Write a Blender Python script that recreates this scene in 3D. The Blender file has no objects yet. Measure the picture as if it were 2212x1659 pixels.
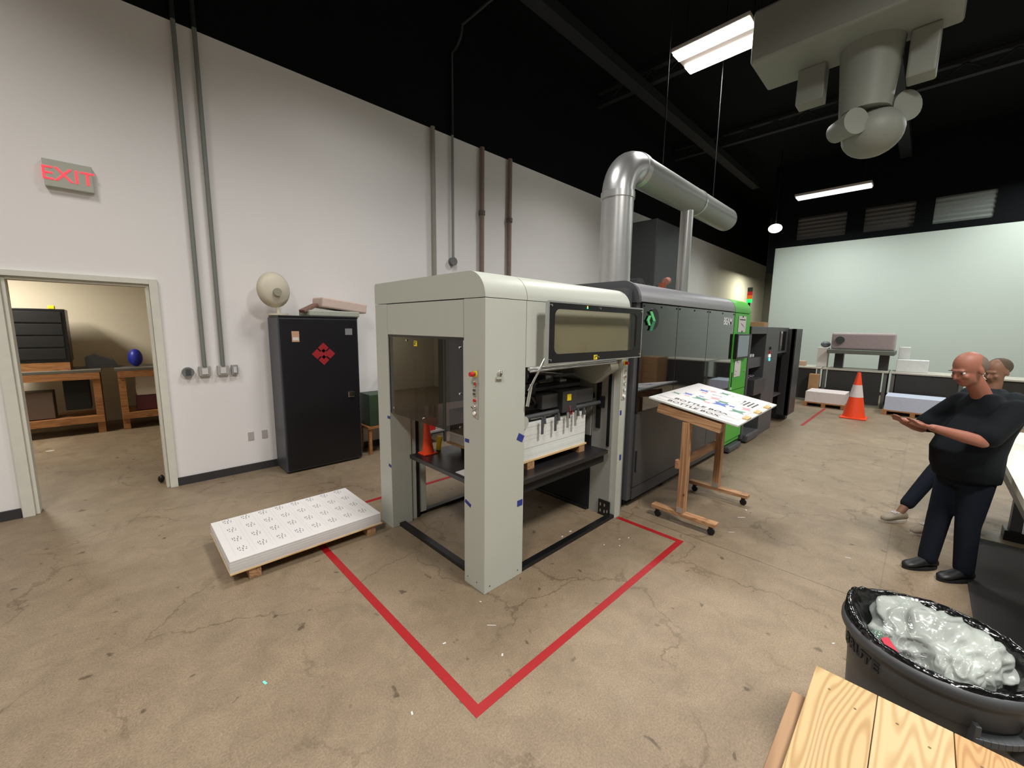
import bpy, bmesh, math, random
from mathutils import Vector, Matrix, noise
random.seed(7)
PI = math.pi
scene = bpy.context.scene
COL = scene.collection

# ------------------------------------------------------------------ camera
cam_d = bpy.data.cameras.new('camera')
cam_d.sensor_width = 36.0
cam_d.lens = 14.2005
cam_d.clip_start = 0.05
cam_d.clip_end = 200
cam_o = bpy.data.objects.new('camera', cam_d)
COL.objects.link(cam_o)
Rm = Matrix(((0.71486234, 0.08707166, -0.69382301),
             (-0.6991457, 0.10734276, -0.7068754),
             (0.01292806, 0.99040197, 0.13761108)))
cam_o.matrix_world = Matrix.Translation((0, 0, 2.0)) @ Rm.to_4x4()
scene.camera = cam_o

# ------------------------------------------------------------------ colour management / world
scene.view_settings.view_transform = 'Standard'
scene.view_settings.look = 'None'
scene.view_settings.gamma = 1.0
scene.view_settings.use_curve_mapping = False
scene.view_settings.exposure = 0.0
world = bpy.data.worlds.new('world')
scene.world = world
world.use_nodes = True
world.node_tree.nodes['Background'].inputs[0].default_value = (0.9, 0.95, 1.0, 1)
world.node_tree.nodes['Background'].inputs[1].default_value = 0.02

# ------------------------------------------------------------------ lamps of the hall (high bays hanging below the black roof)
def area(name, loc, sx, sy, power, col=(1, 0.965, 0.91), rot=(0, 0, 0), spread=None):
    d = bpy.data.lights.new(name, 'AREA')
    d.shape = 'RECTANGLE'; d.size = sx; d.size_y = sy; d.energy = power; d.color = col
    if spread: d.spread = spread
    o = bpy.data.objects.new(name, d); COL.objects.link(o)
    o.location = loc; o.rotation_euler = rot
    return o
WARM = (1, 0.965, 0.92); COOL = (0.95, 1.0, 0.97); NEU = (1, 0.98, 0.955)
NARROW = math.radians(130); WIDE = math.radians(150)
area('bay_light', (7.48, 2.93, 6.52), 0.8, 1.15, 130, NEU, spread=NARROW)
area('bay_light', (15.24, 2.35, 5.93), 0.5, 1.7, 130, COOL, spread=WIDE)
area('bay_light', (15.6, -2.0, 6.3), 0.8, 1.15, 160, COOL, spread=math.radians(165))
area('bay_light', (2.4, -1.7, 6.4), 0.8, 1.15, 330, WARM, spread=WIDE)
area('bay_light', (-2.2, -0.6, 6.4), 0.8, 1.15, 230, WARM, spread=WIDE)
area('bay_light', (10.6, -1.9, 6.2), 0.8, 1.15, 230, NEU, spread=WIDE)
area('bay_light', (2.6, 3.3, 6.5), 0.8, 1.15, 85, NEU, spread=NARROW)
area('bay_light', (6.4, -4.6, 6.4), 0.8, 1.15, 110, COOL, spread=WIDE)
area('bay_light', (-1.6, 3.8, 6.4), 0.8, 1.15, 80, WARM, spread=NARROW)
area('passage_light', (20.8, 4.9, 4.6), 0.9, 0.9, 120, (1, 0.97, 0.66))
area('workshop_light', (-1.7, 10.0, 3.1), 0.6, 1.2, 120, (1, 0.95, 0.84))

# ------------------------------------------------------------------ materials
def lin(c):
    c /= 255.0
    return c / 12.92 if c <= 0.04045 else ((c + 0.055) / 1.055) ** 2.4
def rgb(r, g, b): return (lin(r), lin(g), lin(b), 1)
MATS = {}
def M(name, c, rough=0.5, metal=0.0, var=0.08, scale=12.0, bump=0.0, spec=0.5, emit=0.0, coat=0.0, trans=0.0, bscale=None):
    if name in MATS: return MATS[name]
    m = bpy.data.materials.new(name); m.use_nodes = True
    nt = m.node_tree; b = nt.nodes['Principled BSDF']
    base = rgb(*c)
    tc = nt.nodes.new('ShaderNodeTexCoord')
    nz = nt.nodes.new('ShaderNodeTexNoise'); nz.inputs['Scale'].default_value = scale; nz.inputs['Detail'].default_value = 4
    nt.links.new(tc.outputs['Object'], nz.inputs['Vector'])
    mx = nt.nodes.new('ShaderNodeMix'); mx.data_type = 'RGBA'
    mx.inputs['A'].default_value = tuple(v * (1 - var) for v in base[:3]) + (1,)
    mx.inputs['B'].default_value = tuple(min(1, v * (1 + var)) for v in base[:3]) + (1,)
    nt.links.new(nz.outputs['Fac'], mx.inputs['Factor'])
    nt.links.new(mx.outputs['Result'], b.inputs['Base Color'])
    b.inputs['Roughness'].default_value = rough
    b.inputs['Metallic'].default_value = metal
    b.inputs['Specular IOR Level'].default_value = spec
    if coat: b.inputs['Coat Weight'].default_value = coat
    if trans:
        b.inputs['Transmission Weight'].default_value = trans
    if emit:
        b.inputs['Emission Color'].default_value = base
        b.inputs['Emission Strength'].default_value = emit
    if bump:
        n2 = nt.nodes.new('ShaderNodeTexNoise'); n2.inputs['Scale'].default_value = bscale or scale * 4
        nt.links.new(tc.outputs['Object'], n2.inputs['Vector'])
        bp = nt.nodes.new('ShaderNodeBump'); bp.inputs['Strength'].default_value = bump; bp.inputs['Distance'].default_value = 0.01
        nt.links.new(n2.outputs['Fac'], bp.inputs['Height']); nt.links.new(bp.outputs['Normal'], b.inputs['Normal'])
    MATS[name] = m
    return m

def glass_mat(name, tint, gloss=0.10, rough=0.02):
    m = bpy.data.materials.new(name); m.use_nodes = True; nt = m.node_tree; nt.nodes.clear()
    out = nt.nodes.new('ShaderNodeOutputMaterial')
    tr = nt.nodes.new('ShaderNodeBsdfTransparent'); tr.inputs[0].default_value = tint
    gl = nt.nodes.new('ShaderNodeBsdfGlossy'); gl.inputs['Roughness'].default_value = rough; gl.inputs[0].default_value = (1, 1, 1, 1)
    fr = nt.nodes.new('ShaderNodeFresnel'); fr.inputs[0].default_value = 1.35
    mul = nt.nodes.new('ShaderNodeMath'); mul.operation = 'MULTIPLY'; mul.inputs[1].default_value = gloss * 10
    mul.use_clamp = True
    nt.links.new(fr.outputs[0], mul.inputs[0])
    ms = nt.nodes.new('ShaderNodeMixShader')
    ge = nt.nodes.new('ShaderNodeNewGeometry'); inv = nt.nodes.new('ShaderNodeMath'); inv.operation = 'SUBTRACT'; inv.inputs[0].default_value = 1
    m2 = nt.nodes.new('ShaderNodeMath'); m2.operation = 'MULTIPLY'   # only the outer face of a pane reflects
    nt.links.new(ge.outputs['Backfacing'], inv.inputs[1]); nt.links.new(inv.outputs[0], m2.inputs[0]); nt.links.new(mul.outputs[0], m2.inputs[1])
    nt.links.new(m2.outputs[0], ms.inputs[0]); nt.links.new(tr.outputs[0], ms.inputs[1]); nt.links.new(gl.outputs[0], ms.inputs[2])
    nt.links.new(ms.outputs[0], out.inputs[0])
    return m

def floor_mat():
    m = bpy.data.materials.new('polished_concrete'); m.use_nodes = True; nt = m.node_tree
    N = nt.nodes; L = nt.links; b = N['Principled BSDF']
    tc = N.new('ShaderNodeTexCoord')
    def nz(scale, det=6, rough=0.6, dist=0.0):
        n = N.new('ShaderNodeTexNoise'); n.inputs['Scale'].default_value = scale; n.inputs['Detail'].default_value = det
        n.inputs['Roughness'].default_value = rough; n.inputs['Distortion'].default_value = dist
        L.new(tc.outputs['Object'], n.inputs['Vector']); return n
    def ramp(src, p0, c0, p1, c1):
        r = N.new('ShaderNodeValToRGB'); r.color_ramp.elements[0].position = p0; r.color_ramp.elements[0].color = c0
        r.color_ramp.elements[1].position = p1; r.color_ramp.elements[1].color = c1
        L.new(src, r.inputs[0]); return r
    def mulc(a, bb, fac=1.0):
        x = N.new('ShaderNodeMix'); x.data_type = 'RGBA'; x.blend_type = 'MULTIPLY'; x.inputs['Factor'].default_value = fac
        L.new(a, x.inputs['A']); L.new(bb, x.inputs['B']); return x
    big = ramp(nz(0.55, 5, 0.55, 0.6).outputs['Fac'], 0.3, rgb(122, 106, 86), 0.72, rgb(146, 130, 108))
    mid = ramp(nz(5, 6, 0.7, 0.8).outputs['Fac'], 0.3, (0.8, 0.79, 0.77, 1), 0.62, (1.04, 1.03, 1.02, 1))
    fine = ramp(nz(95, 3, 0.8).outputs['Fac'], 0.32, (0.70, 0.69, 0.67, 1), 0.68, (1.24, 1.24, 1.24, 1))
    c = mulc(mulc(big.outputs[0], mid.outputs[0]).outputs['Result'], fine.outputs[0])
    # dark flecks
    sp = ramp(nz(9, 2, 0.5, 0.3).outputs['Fac'], 0.26, (0.45, 0.43, 0.4, 1), 0.31, (1, 1, 1, 1))
    c = mulc(c.outputs['Result'], sp.outputs[0])
    # pale aggregate
    pa = ramp(nz(210, 1, 0.5).outputs['Fac'], 0.7, (1, 1, 1, 1), 0.76, (1.5, 1.48, 1.42, 1))
    c = mulc(c.outputs['Result'], pa.outputs[0])
    # cracks: warped voronoi edges, broken up by noise
    wn = nz(2.2, 5, 0.6)
    ad = N.new('ShaderNodeVectorMath'); ad.operation = 'SCALE'; ad.inputs['Scale'].default_value = 0.55
    L.new(wn.outputs['Color'], ad.inputs[0])
    ad2 = N.new('ShaderNodeVectorMath'); ad2.operation = 'ADD'; L.new(tc.outputs['Object'], ad2.inputs[0]); L.new(ad.outputs[0], ad2.inputs[1])
    vo = N.new('ShaderNodeTexVoronoi'); vo.feature = 'DISTANCE_TO_EDGE'; vo.inputs['Scale'].default_value = 0.85
    L.new(ad2.outputs[0], vo.inputs['Vector'])
    cr = ramp(vo.outputs['Distance'], 0.0, (0.0, 0.0, 0.0, 1), 0.011, (1, 1, 1, 1))
    br = ramp(nz(0.9, 2).outputs['Fac'], 0.42, (1, 1, 1, 1), 0.56, (0, 0, 0, 1))
    mxx = N.new('ShaderNodeMath'); mxx.operation = 'MAXIMUM'
    L.new(cr.outputs[0], mxx.inputs[0]); L.new(br.outputs[0], mxx.inputs[1])
    crc = ramp(mxx.outputs[0], 0.0, (0.6, 0.57, 0.53, 1), 1.0, (1, 1, 1, 1))
    c = mulc(c.outputs['Result'], crc.outputs[0])
    # saw-cut control joint across the slab
    sx = N.new('ShaderNodeSeparateXYZ'); L.new(tc.outputs['Object'], sx.inputs[0])
    def joint(axis, pos):
        s = N.new('ShaderNodeMath'); s.operation = 'SUBTRACT'; s.inputs[1].default_value = pos; L.new(sx.outputs[axis], s.inputs[0])
        a = N.new('ShaderNodeMath'); a.operation = 'ABSOLUTE'; L.new(s.outputs[0], a.inputs[0])
        return ramp(a.outputs[0], 0.002, (0.35, 0.33, 0.3, 1), 0.006, (1, 1, 1, 1))
    for ax, pos in (('X', 3.87), ('X', 9.4), ('Y', 0.05)):
        c = mulc(c.outputs['Result'], joint(ax, pos).outputs[0], 1.0 if ax == 'X' else 0.35)
    L.new(c.outputs['Result'], b.inputs['Base Color'])
    rr = ramp(nz(3, 5).outputs['Fac'], 0.3, (0.42, 0.42, 0.42, 1), 0.7, (0.6, 0.6, 0.6, 1))
    L.new(rr.outputs[0], b.inputs['Roughness'])
    bp = N.new('ShaderNodeBump'); bp.inputs['Strength'].default_value = 0.12; bp.inputs['Distance'].default_value = 0.004
    L.new(nz(120, 3).outputs['Fac'], bp.inputs['Height']); L.new(bp.outputs[0], b.inputs['Normal'])
    return m

def wood_mat(name, c1, c2, axis='X', scale=1.0, knots=True, grain=60):
    m = bpy.data.materials.new(name); m.use_nodes = True; nt = m.node_tree; N = nt.nodes; L = nt.links; b = N['Principled BSDF']
    tc = N.new('ShaderNodeTexCoord'); mp = N.new('ShaderNodeMapping')
    s = [14 * scale] * 3; s['XYZ'.index(axis)] = 1.1 * scale
    mp.inputs['Scale'].default_value = s
    L.new(tc.outputs['Object'], mp.inputs[0])
    n0 = N.new('ShaderNodeTexNoise'); n0.inputs['Scale'].default_value = 0.8; n0.inputs['Detail'].default_value = 2; n0.inputs['Distortion'].default_value = 0.6 if grain < 100 else 0.2
    L.new(mp.outputs[0], n0.inputs['Vector'])
    ml = N.new('ShaderNodeMath'); ml.operation = 'MULTIPLY'; ml.inputs[1].default_value = grain
    L.new(n0.outputs['Fac'], ml.inputs[0])
    sn = N.new('ShaderNodeMath'); sn.operation = 'SINE'; L.new(ml.outputs[0], sn.inputs[0])
    r = N.new('ShaderNodeValToRGB'); r.color_ramp.elements[0].position = 0.0; r.color_ramp.elements[0].color = rgb(*c1)
    r.color_ramp.elements[1].position = 0.75; r.color_ramp.elements[1].color = rgb(*c2)
    mr = N.new('ShaderNodeMapRange'); mr.inputs[1].default_value = -1; mr.inputs[2].default_value = 1
    L.new(sn.outputs[0], mr.inputs[0]); L.new(mr.outputs[0], r.inputs[0])
    col = r.outputs[0]
    if knots:
        v = N.new('ShaderNodeTexVoronoi'); v.inputs['Scale'].default_value = 2.6
        L.new(tc.outputs['Object'], v.inputs['Vector'])
        kr = N.new('ShaderNodeValToRGB'); kr.color_ramp.elements[0].position = 0.035; kr.color_ramp.elements[0].color = (0.28, 0.16, 0.08, 1)
        kr.color_ramp.elements[1].position = 0.06; kr.color_ramp.elements[1].color = (1, 1, 1, 1)
        L.new(v.outputs['Distance'], kr.inputs[0])
        x = N.new('ShaderNodeMix'); x.data_type = 'RGBA'; x.blend_type = 'MULTIPLY'; x.inputs['Factor'].default_value = 1
        L.new(col, x.inputs['A']); L.new(kr.outputs[0], x.inputs['B']); col = x.outputs['Result']
    L.new(col, b.inputs['Base Color']); b.inputs['Roughness'].default_value = 0.6
    return m

MGREY = M('powder_coated_grey', (181, 184, 174), 0.42, var=0.04, scale=60, bump=0.03, bscale=300)
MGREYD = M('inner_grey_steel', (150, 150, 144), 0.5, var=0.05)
MDARK = M('charcoal_steel', (72, 73, 76), 0.45, var=0.06, scale=40)
MDARK2 = M('charcoal_panel', (55, 55, 57), 0.4, var=0.06, scale=40)
MROOF = M('grey_hood_steel', (128, 128, 131), 0.36, var=0.1, scale=30)
MBLACK = M('black_metal', (18, 18, 20), 0.35, var=0.2)
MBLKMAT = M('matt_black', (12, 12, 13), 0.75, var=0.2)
MGLOSS = M('black_acrylic', (10, 10, 11), 0.04, var=0.02, spec=0.75, coat=1.0)
MGREEN = M('bright_green_panel', (72, 172, 52), 0.4, var=0.05, scale=25)
MWHITE = M('white_paint', (222, 220, 214), 0.6, var=0.03, scale=3)
MWALL = M('white_wall_paint', (232, 229, 227), 0.7, var=0.03, scale=0.8)
MBACKWALL = M('pale_green_white_paint', (206, 217, 208), 0.7, var=0.05, scale=0.5)
MCREAM = M('cream_wall_paint', (218, 208, 186), 0.7, var=0.03, scale=1)
MROOFBLK = M('black_roof_paint', (13, 15, 18), 0.9, var=0.25, scale=2, spec=0.15)
MSTEEL = M('galvanised_steel', (196, 197, 196), 0.33, metal=0.75, var=0.08, scale=9)
MDUCT = M('duct_grey', (126, 129, 120), 0.55, var=0.06, scale=5)
MCHROME = M('chrome', (225, 225, 222), 0.12, metal=1.0, var=0.02)
MPAPER = M('white_paper', (208, 205, 203), 0.75, var=0.02, scale=4)
MPAPERE = M('paper_edges', (214, 216, 211), 0.8, var=0.06, scale=30)
MINK = M('grey_ink', (120, 116, 118), 0.8)
MINKK = M('black_ink', (28, 28, 30), 0.7)
MTAPEB = M('blue_masking_tape', (38, 52, 128), 0.7)
MRED = M('red_floor_tape', (150, 12, 18), 0.5, var=0.12, scale=30)
MPLASTRED = M('red_plastic', (190, 30, 28), 0.35)
MYEL = M('yellow_plastic', (238, 212, 30), 0.45)
MORANGE = M('orange_plastic', (235, 72, 28), 0.45, var=0.06)
MBLUE = M('blue_plastic', (38, 48, 160), 0.4)
MTAN = wood_mat('plywood_edge', (196, 160, 110), (222, 190, 140), 'X', 1, False)
MPINE = wood_mat('pale_pine', (226, 190, 122), (243, 214, 150), 'X', 0.45)
MPINE2 = wood_mat('reddish_pine', (128, 96, 68), (152, 120, 88), 'X', 0.5)
MSTUD = wood_mat('weathered_stud', (146, 106, 72), (176, 134, 96), 'Z', 0.9)
MSTUDY = wood_mat('weathered_rail', (146, 106, 72), (178, 138, 100), 'Y', 0.9)
MSTUDX = wood_mat('weathered_crossbar', (140, 102, 70), (170, 128, 92), 'X', 0.9)
MBROWN = wood_mat('bench_timber', (140, 92, 52), (172, 120, 74), 'X', 1, False)
MCARD = M('cardboard', (166, 128, 88), 0.8, var=0.1)
MBIN = M('grey_bin_plastic', (74, 77, 80), 0.5, var=0.06, scale=40, bump=0.05, bscale=200)
MBAGB = M('black_bin_liner', (10, 10, 11), 0.16, var=0.1, bump=0.5, bscale=26, spec=0.7)
MSKIN = M('skin', (146, 92, 74), 0.55, var=0.08, scale=20)
MSKIN2 = M('tanned_skin', (126, 88, 68), 0.55, var=0.08, scale=20)
MNAVY = M('navy_shirt', (12, 16, 20), 0.9, spec=0.2, var=0.15, scale=20)
MSLATE = M('slate_shirt', (36, 41, 45), 0.9, spec=0.2, var=0.15, scale=20)
MJEAN = M('dark_denim', (17, 23, 33), 0.9, spec=0.2, var=0.2, scale=50)
MSHOEB = M('black_shoe', (22, 22, 24), 0.5)
MSHOET = M('beige_sneaker', (150, 138, 120), 0.7)
MHAIRG = M('short_grey_hair', (104, 88, 74), 0.8, var=0.25, scale=80)
MHAIRB = M('brown_hair', (74, 62, 46), 0.8, var=0.25, scale=80)
MCOPPER = M('brown_pipe', (132, 112, 102), 0.5, var=0.1)
MLEDW = M('led_tube', (255, 250, 242), 0.5, emit=14)
MSMOKE = glass_mat('smoked_glass', (0.34, 0.30, 0.28, 1), 0.16)
MOLIVE = glass_mat('tinted_glass', (0.80, 0.77, 0.69, 1), 0.16)
MCLEAR = glass_mat('clear_plastic', (0.75, 0.74, 0.74, 1), 0.2)

# ------------------------------------------------------------------ builders
class MB:
    def __init__(s):
        s.v = []; s.f = []; s.mi = []; s.sm = []
    def add(s, vs, fs, mi=0, sm=False):
        o = len(s.v); s.v += [Vector(v) for v in vs]
        for f in fs:
            s.f.append([i + o for i in f]); s.mi.append(mi); s.sm.append(sm)
        return s
    def box(s, x0, x1, y0, y1, z0, z1, mi=0):
        v = [(x0, y0, z0), (x1, y0, z0), (x1, y1, z0), (x0, y1, z0), (x0, y0, z1), (x1, y0, z1), (x1, y1, z1), (x0, y1, z1)]
        return s.add(v, [(0, 3, 2, 1), (4, 5, 6, 7), (0, 1, 5, 4), (1, 2, 6, 5), (2, 3, 7, 6), (3, 0, 4, 7)], mi)
    def obox(s, c, ax, ay, az, mi=0):      # oriented box: centre and three half-axis vectors
        c = Vector(c); ax = Vector(ax); ay = Vector(ay); az = Vector(az)
        v = [c + i * ax + j * ay + k * az for k in (-1, 1) for (i, j) in ((-1, -1), (1, -1), (1, 1), (-1, 1))]
        return s.add(v, [(0, 3, 2, 1), (4, 5, 6, 7), (0, 1, 5, 4), (1, 2, 6, 5), (2, 3, 7, 6), (3, 0, 4, 7)], mi)
    def bar(s, a, b, w, h, up=(0, 0, 1), mi=0):
        a = Vector(a); b = Vector(b); d = (b - a); l = d.length; d.normalize()
        sd = d.cross(Vector(up))
        if sd.length < 1e-4: sd = d.cross(Vector((1, 0, 0)))
        sd.normalize(); u = sd.cross(d)
        return s.obox((a + b) / 2, d * l / 2, sd * w / 2, u * h / 2, mi)
    def prism(s, pts, axis, a0, a1, mi=0, sm=False):   # pts in the two other axes
        n = len(pts)
        def mk(p, a):
            if axis == 'x': return (a, p[0], p[1])
            if axis == 'y': return (p[0], a, p[1])
            return (p[0], p[1], a)
        v = [mk(p, a0) for p in pts] + [mk(p, a1) for p in pts]
        f = [(i, (i + 1) % n, n + (i + 1) % n, n + i) for i in range(n)]
        o = len(s.v); s.add(v, f, mi, sm); s.add(v[:n], [tuple(range(n))[::-1]], mi); s.add(v[n:], [tuple(range(n))], mi)
        return s
    def cyl(s, a, b, r0, r1=None, seg=20, mi=0, caps=True, sm=True):
        if r1 is None: r1 = r0
        a = Vector(a); b = Vector(b); d = (b - a).normalized()
        u = d.orthogonal().normalized(); w = d.cross(u)
        v = []
        for p, r in ((a, r0), (b, r1)):
            for i in range(seg):
                t = 2 * PI * i / seg; v.append(p + r * (math.cos(t) * u + math.sin(t) * w))
        s.add(v, [(i, (i + 1) % seg, seg + (i + 1) % seg, seg + i) for i in range(seg)], mi, sm)
        if caps:
            if r0 > 0: s.add(v[:seg], [tuple(range(seg))[::-1]], mi)
            if r1 > 0: s.add(v[seg:], [tuple(range(seg))], mi)
        return s
    def tube(s, pts, r, seg=12, mi=0):
        pts = [Vector(p) for p in pts]; rings = []; prev = None
        for i, p in enumerate(pts):
            d = (pts[min(i + 1, len(pts) - 1)] - pts[max(i - 1, 0)]).normalized()
            if prev is None: u = d.orthogonal().normalized()
            else: u = (prev - d * prev.dot(d)).normalized()
            prev = u; w = d.cross(u)
            rings.append([p + r * (math.cos(2 * PI * k / seg) * u + math.sin(2 * PI * k / seg) * w) for k in range(seg)])
        v = [q for ring in rings for q in ring]; f = []
        for i in range(len(pts) - 1):
            for k in range(seg):
                f.append((i * seg + k, i * seg + (k + 1) % seg, (i + 1) * seg + (k + 1) % seg, (i + 1) * seg + k))
        s.add(v, f, mi, True)
        s.add(rings[0], [tuple(range(seg))[::-1]], mi); s.add(rings[-1], [tuple(range(seg))], mi)
        return s
    def lathe(s, prof, c, seg=32, mi=0, sm=True, close=False):   # prof: (r, z)
        c = Vector(c); v = []
        for r, z in prof:
            for i in range(seg):
                t = 2 * PI * i / seg; v.append(c + Vector((r * math.cos(t), r * math.sin(t), z)))
        f = []
        for j in range(len(prof) - 1):
            for i in range(seg):
                f.append((j * seg + i, j * seg + (i + 1) % seg, (j + 1) * seg + (i + 1) % seg, (j + 1) * seg + i))
        s.add(v, f, mi, sm)
        if close:
            s.add(v[:seg], [tuple(range(seg))[::-1]], mi); s.add(v[-seg:], [tuple(range(seg))], mi)
        return s
    def ball(s, c, r, seg=16, rings=10, mi=0):
        c = Vector(c); r = Vector(r) if hasattr(r, '__len__') else Vector((r, r, r))
        v = [c + Vector((0, 0, r.z))]
        for j in range(1, rings):
            p = PI * j / rings
            for i in range(seg):
                t = 2 * PI * i / seg; v.append(c + Vector((r.x * math.sin(p) * math.cos(t), r.y * math.sin(p) * math.sin(t), r.z * math.cos(p))))
        v.append(c - Vector((0, 0, r.z))); f = [(0, 1 + i, 1 + (i + 1) % seg) for i in range(seg)]
        for j in range(rings - 2):
            for i in range(seg):
                a = 1 + j * seg
                f.append((a + i, a + seg + i, a + seg + (i + 1) % seg, a + (i + 1) % seg))
        a = 1 + (rings - 2) * seg
        f += [(a + i, len(v) - 1, a + (i + 1) % seg) for i in range(seg)]
        return s.add(v, f, mi, True)
    def build(s, name, mats, parent=None, bevel=0.0, seg=2, origin=None):
        me = bpy.data.meshes.new(name)
        o = bpy.data.objects.new(name, me); COL.objects.link(o)
        if parent is not None:
            org = parent['_w'] if '_w' in parent else (0, 0, 0)
            org = Vector(org); o.parent = parent; o['_w'] = list(org)
        elif origin is not None:
            org = Vector(origin); o.location = org; o['_w'] = list(org)
        else:
            lo = Vector((min(v.x for v in s.v), min(v.y for v in s.v), min(v.z for v in s.v)))
            hi = Vector((max(v.x for v in s.v), max(v.y for v in s.v), max(v.z for v in s.v)))
            org = (lo + hi) / 2; org.z = lo.z; o.location = org; o['_w'] = list(org)
        me.from_pydata([tuple(v - org) for v in s.v], [], s.f)
        for mt in (mats if isinstance(mats, (list, tuple)) else [mats]): me.materials.append(mt)
        for p, mi, sm in zip(me.polygons, s.mi, s.sm): p.material_index = mi; p.use_smooth = sm
        me.update()
        if bevel:
            bv = o.modifiers.new('bevel', 'BEVEL'); bv.width = bevel; bv.segments = seg; bv.limit_method = 'ANGLE'; bv.angle_limit = 0.6
            bv.harden_normals = False
        return o

def tag(o, label, cat, group=None, kind=None):
    o['label'] = label; o['category'] = cat
    if group: o['group'] = group
    if kind: o['kind'] = kind
    return o
def thing(name, label, cat, loc, group=None):
    o = bpy.data.objects.new(name, None); COL.objects.link(o); o.location = loc; o['_w'] = list(loc)
    o.empty_display_size = 0.1
    return tag(o, label, cat, group)
def struct(o): o['kind'] = 'structure'; return o
def bx(name, m, p, x0, x1, y0, y1, z0, z1, bevel=0.0):
    return MB().box(x0, x1, y0, y1, z0, z1).build(name, m, p, bevel)
def text_mesh(body, size, origin, right, up, depth=0.002, align='LEFT', bold=0.0, stretch=1.0):
    cu = bpy.data.curves.new('t', 'FONT'); cu.body = body; cu.size = size; cu.extrude = depth / 2; cu.align_x = align
    cu.resolution_u = 2; cu.offset = bold; cu.space_character = stretch
    ob = bpy.data.objects.new('t', cu); COL.objects.link(ob)
    dg = bpy.context.evaluated_depsgraph_get(); dg.update()
    me = bpy.data.meshes.new_from_object(ob.evaluated_get(dg))
    right = Vector(right).normalized(); up = Vector(up).normalized(); n = right.cross(up)
    v = [Vector(origin) + right * p.co.x + up * p.co.y + n * p.co.z for p in me.vertices]
    f = [tuple(p.vertices) for p in me.polygons]
    bpy.data.objects.remove(ob); bpy.data.curves.remove(cu); bpy.data.meshes.remove(me)
    return v, f
def remeshed(mb, name, m, parent, voxel=0.01, smooth=4, bevel=0):
    o = mb.build('tmp', m, None, origin=(0, 0, 0))
    md = o.modifiers.new('r', 'REMESH'); md.mode = 'VOXEL'; md.voxel_size = voxel; md.use_smooth_shade = True
    ms = o.modifiers.new('s', 'SMOOTH'); ms.factor = 0.5; ms.iterations = smooth
    dg = bpy.context.evaluated_depsgraph_get(); dg.update()
    me = bpy.data.meshes.new_from_object(o.evaluated_get(dg)); me.name = name
    old = o.data; bpy.data.objects.remove(o); bpy.data.meshes.remove(old)
    r = bpy.data.objects.new(name, me); COL.objects.link(r)
    org = Vector(parent['_w']); me.transform(Matrix.Translation(-org)); r.parent = parent; r['_w'] = list(org)
    if not me.materials: me.materials.append(m)
    for p in me.polygons: p.use_smooth = True
    return r
def copy_tree(o, off, parent=None):
    c = o.copy(); COL.objects.link(c)
    if parent is None: c.location = o.location + Vector(off)
    else: c.parent = parent
    for ch in list(o.children): copy_tree(ch, off, c)
    return c

# ================================================================== SETTING
struct(MB().box(-7, 25, -9, 12.2, -0.1, 0).build('floor', floor_mat(), None, origin=(0, 0, 0)))
DX0, DX1, DZ = -0.745, 0.335, 2.44
wl = MB()
wl.box(-7, DX0, 6.33, 6.48, 0, 5.37).box(DX1, 25, 6.33, 6.48, 0, 5.37).box(DX0, DX1, 6.33, 6.48, DZ, 5.37)
struct(wl.build('wall_left', MWALL))
struct(MB().box(-7, 25, 6.33, 6.48, 5.37, 7.8).build('wall_left_upper', MROOFBLK))
struct(MB().box(17.5, 17.7, -9, 4.22, 0, 4.98).build('wall_far', MBACKWALL))
fu = MB()
fu.box(17.5, 17.7, -9, 4.22, 4.98, 5.18).box(17.5, 17.7, -9, 4.22, 5.95, 7.8)
for a, b_ in ((-9, -0.92), (0.26, 0.66), (1.82, 2.27), (3.62, 4.22)):
    fu.box(17.5, 17.7, a, b_, 5.18, 5.95)
struct(fu.build('wall_far_upper', MROOFBLK))
MLOUV = M('grey_corrugated_panel', (88, 86, 84), 0.7, var=0.1)
MLOUV2 = M('pale_corrugated_panel', (128, 134, 130), 0.7, var=0.1)
for i, (a, b_) in enumerate(((-0.92, 0.26), (0.66, 1.82), (2.27, 3.62))):
    m = MB()
    for k in range(6):
        z = 5.18 + k * 0.128
        m.prism([(17.60, z), (17.56, z + 0.064), (17.60, z + 0.128), (17.66, z + 0.128), (17.66, z)], 'y', a, b_)
    struct(m.build('window_%d' % (i + 1), MLOUV2 if i == 0 else MLOUV))
struct(MB().box(17.45, 17.72, 4.22, 4.42, 4.1, 7.8).build('trim_1', MROOFBLK))
struct(MB().box(24.85, 25, -9, 6.33, 0, 7.8).build('wall_end', M('dim_grey_wall', (120, 122, 120), 0.8)))
struct(MB().box(-7, 17.5, -8.2, -8.05, 0, 7.8).build('wall_right', M('grey_white_wall', (190, 190, 186), 0.8)))
struct(MB().box(-7.1, -6.95, -9, 6.33, 0, 7.8).build('wall_back', MWALL))
struct(MB().box(-7, 25, -9, 12.2, 7.8, 7.9).build('ceiling', MROOFBLK))
cm = M('black_painted_joist', (22, 24, 28), 0.7, var=0.2)
for i, x in enumerate((4.2, 9.0, 13.4)):
    m = MB().box(x, x + 0.14, -8, 6.33, 7.42, 7.5).box(x, x + 0.14, -8, 6.33, 7.72, 7.8)
    y = -8
    while y < 6.2:
        m.bar((x + 0.07, y, 7.5), (x + 0.07, y + 0.35, 7.72), 0.03, 0.03, (1, 0, 0)).bar((x + 0.07, y + 0.35, 7.72), (x + 0.07, y + 0.7, 7.5), 0.03, 0.03, (1, 0, 0))
        y += 0.7
    struct(m.build('trim_%d' % (i + 2), cm))
for i, y in enumerate((4.9, 0.9, -3.4)):
    struct(MB().box(-6.9, 17.4, y, y + 0.25, 7.2, 7.4).build('trim_%d' % (i + 5), cm))
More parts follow.
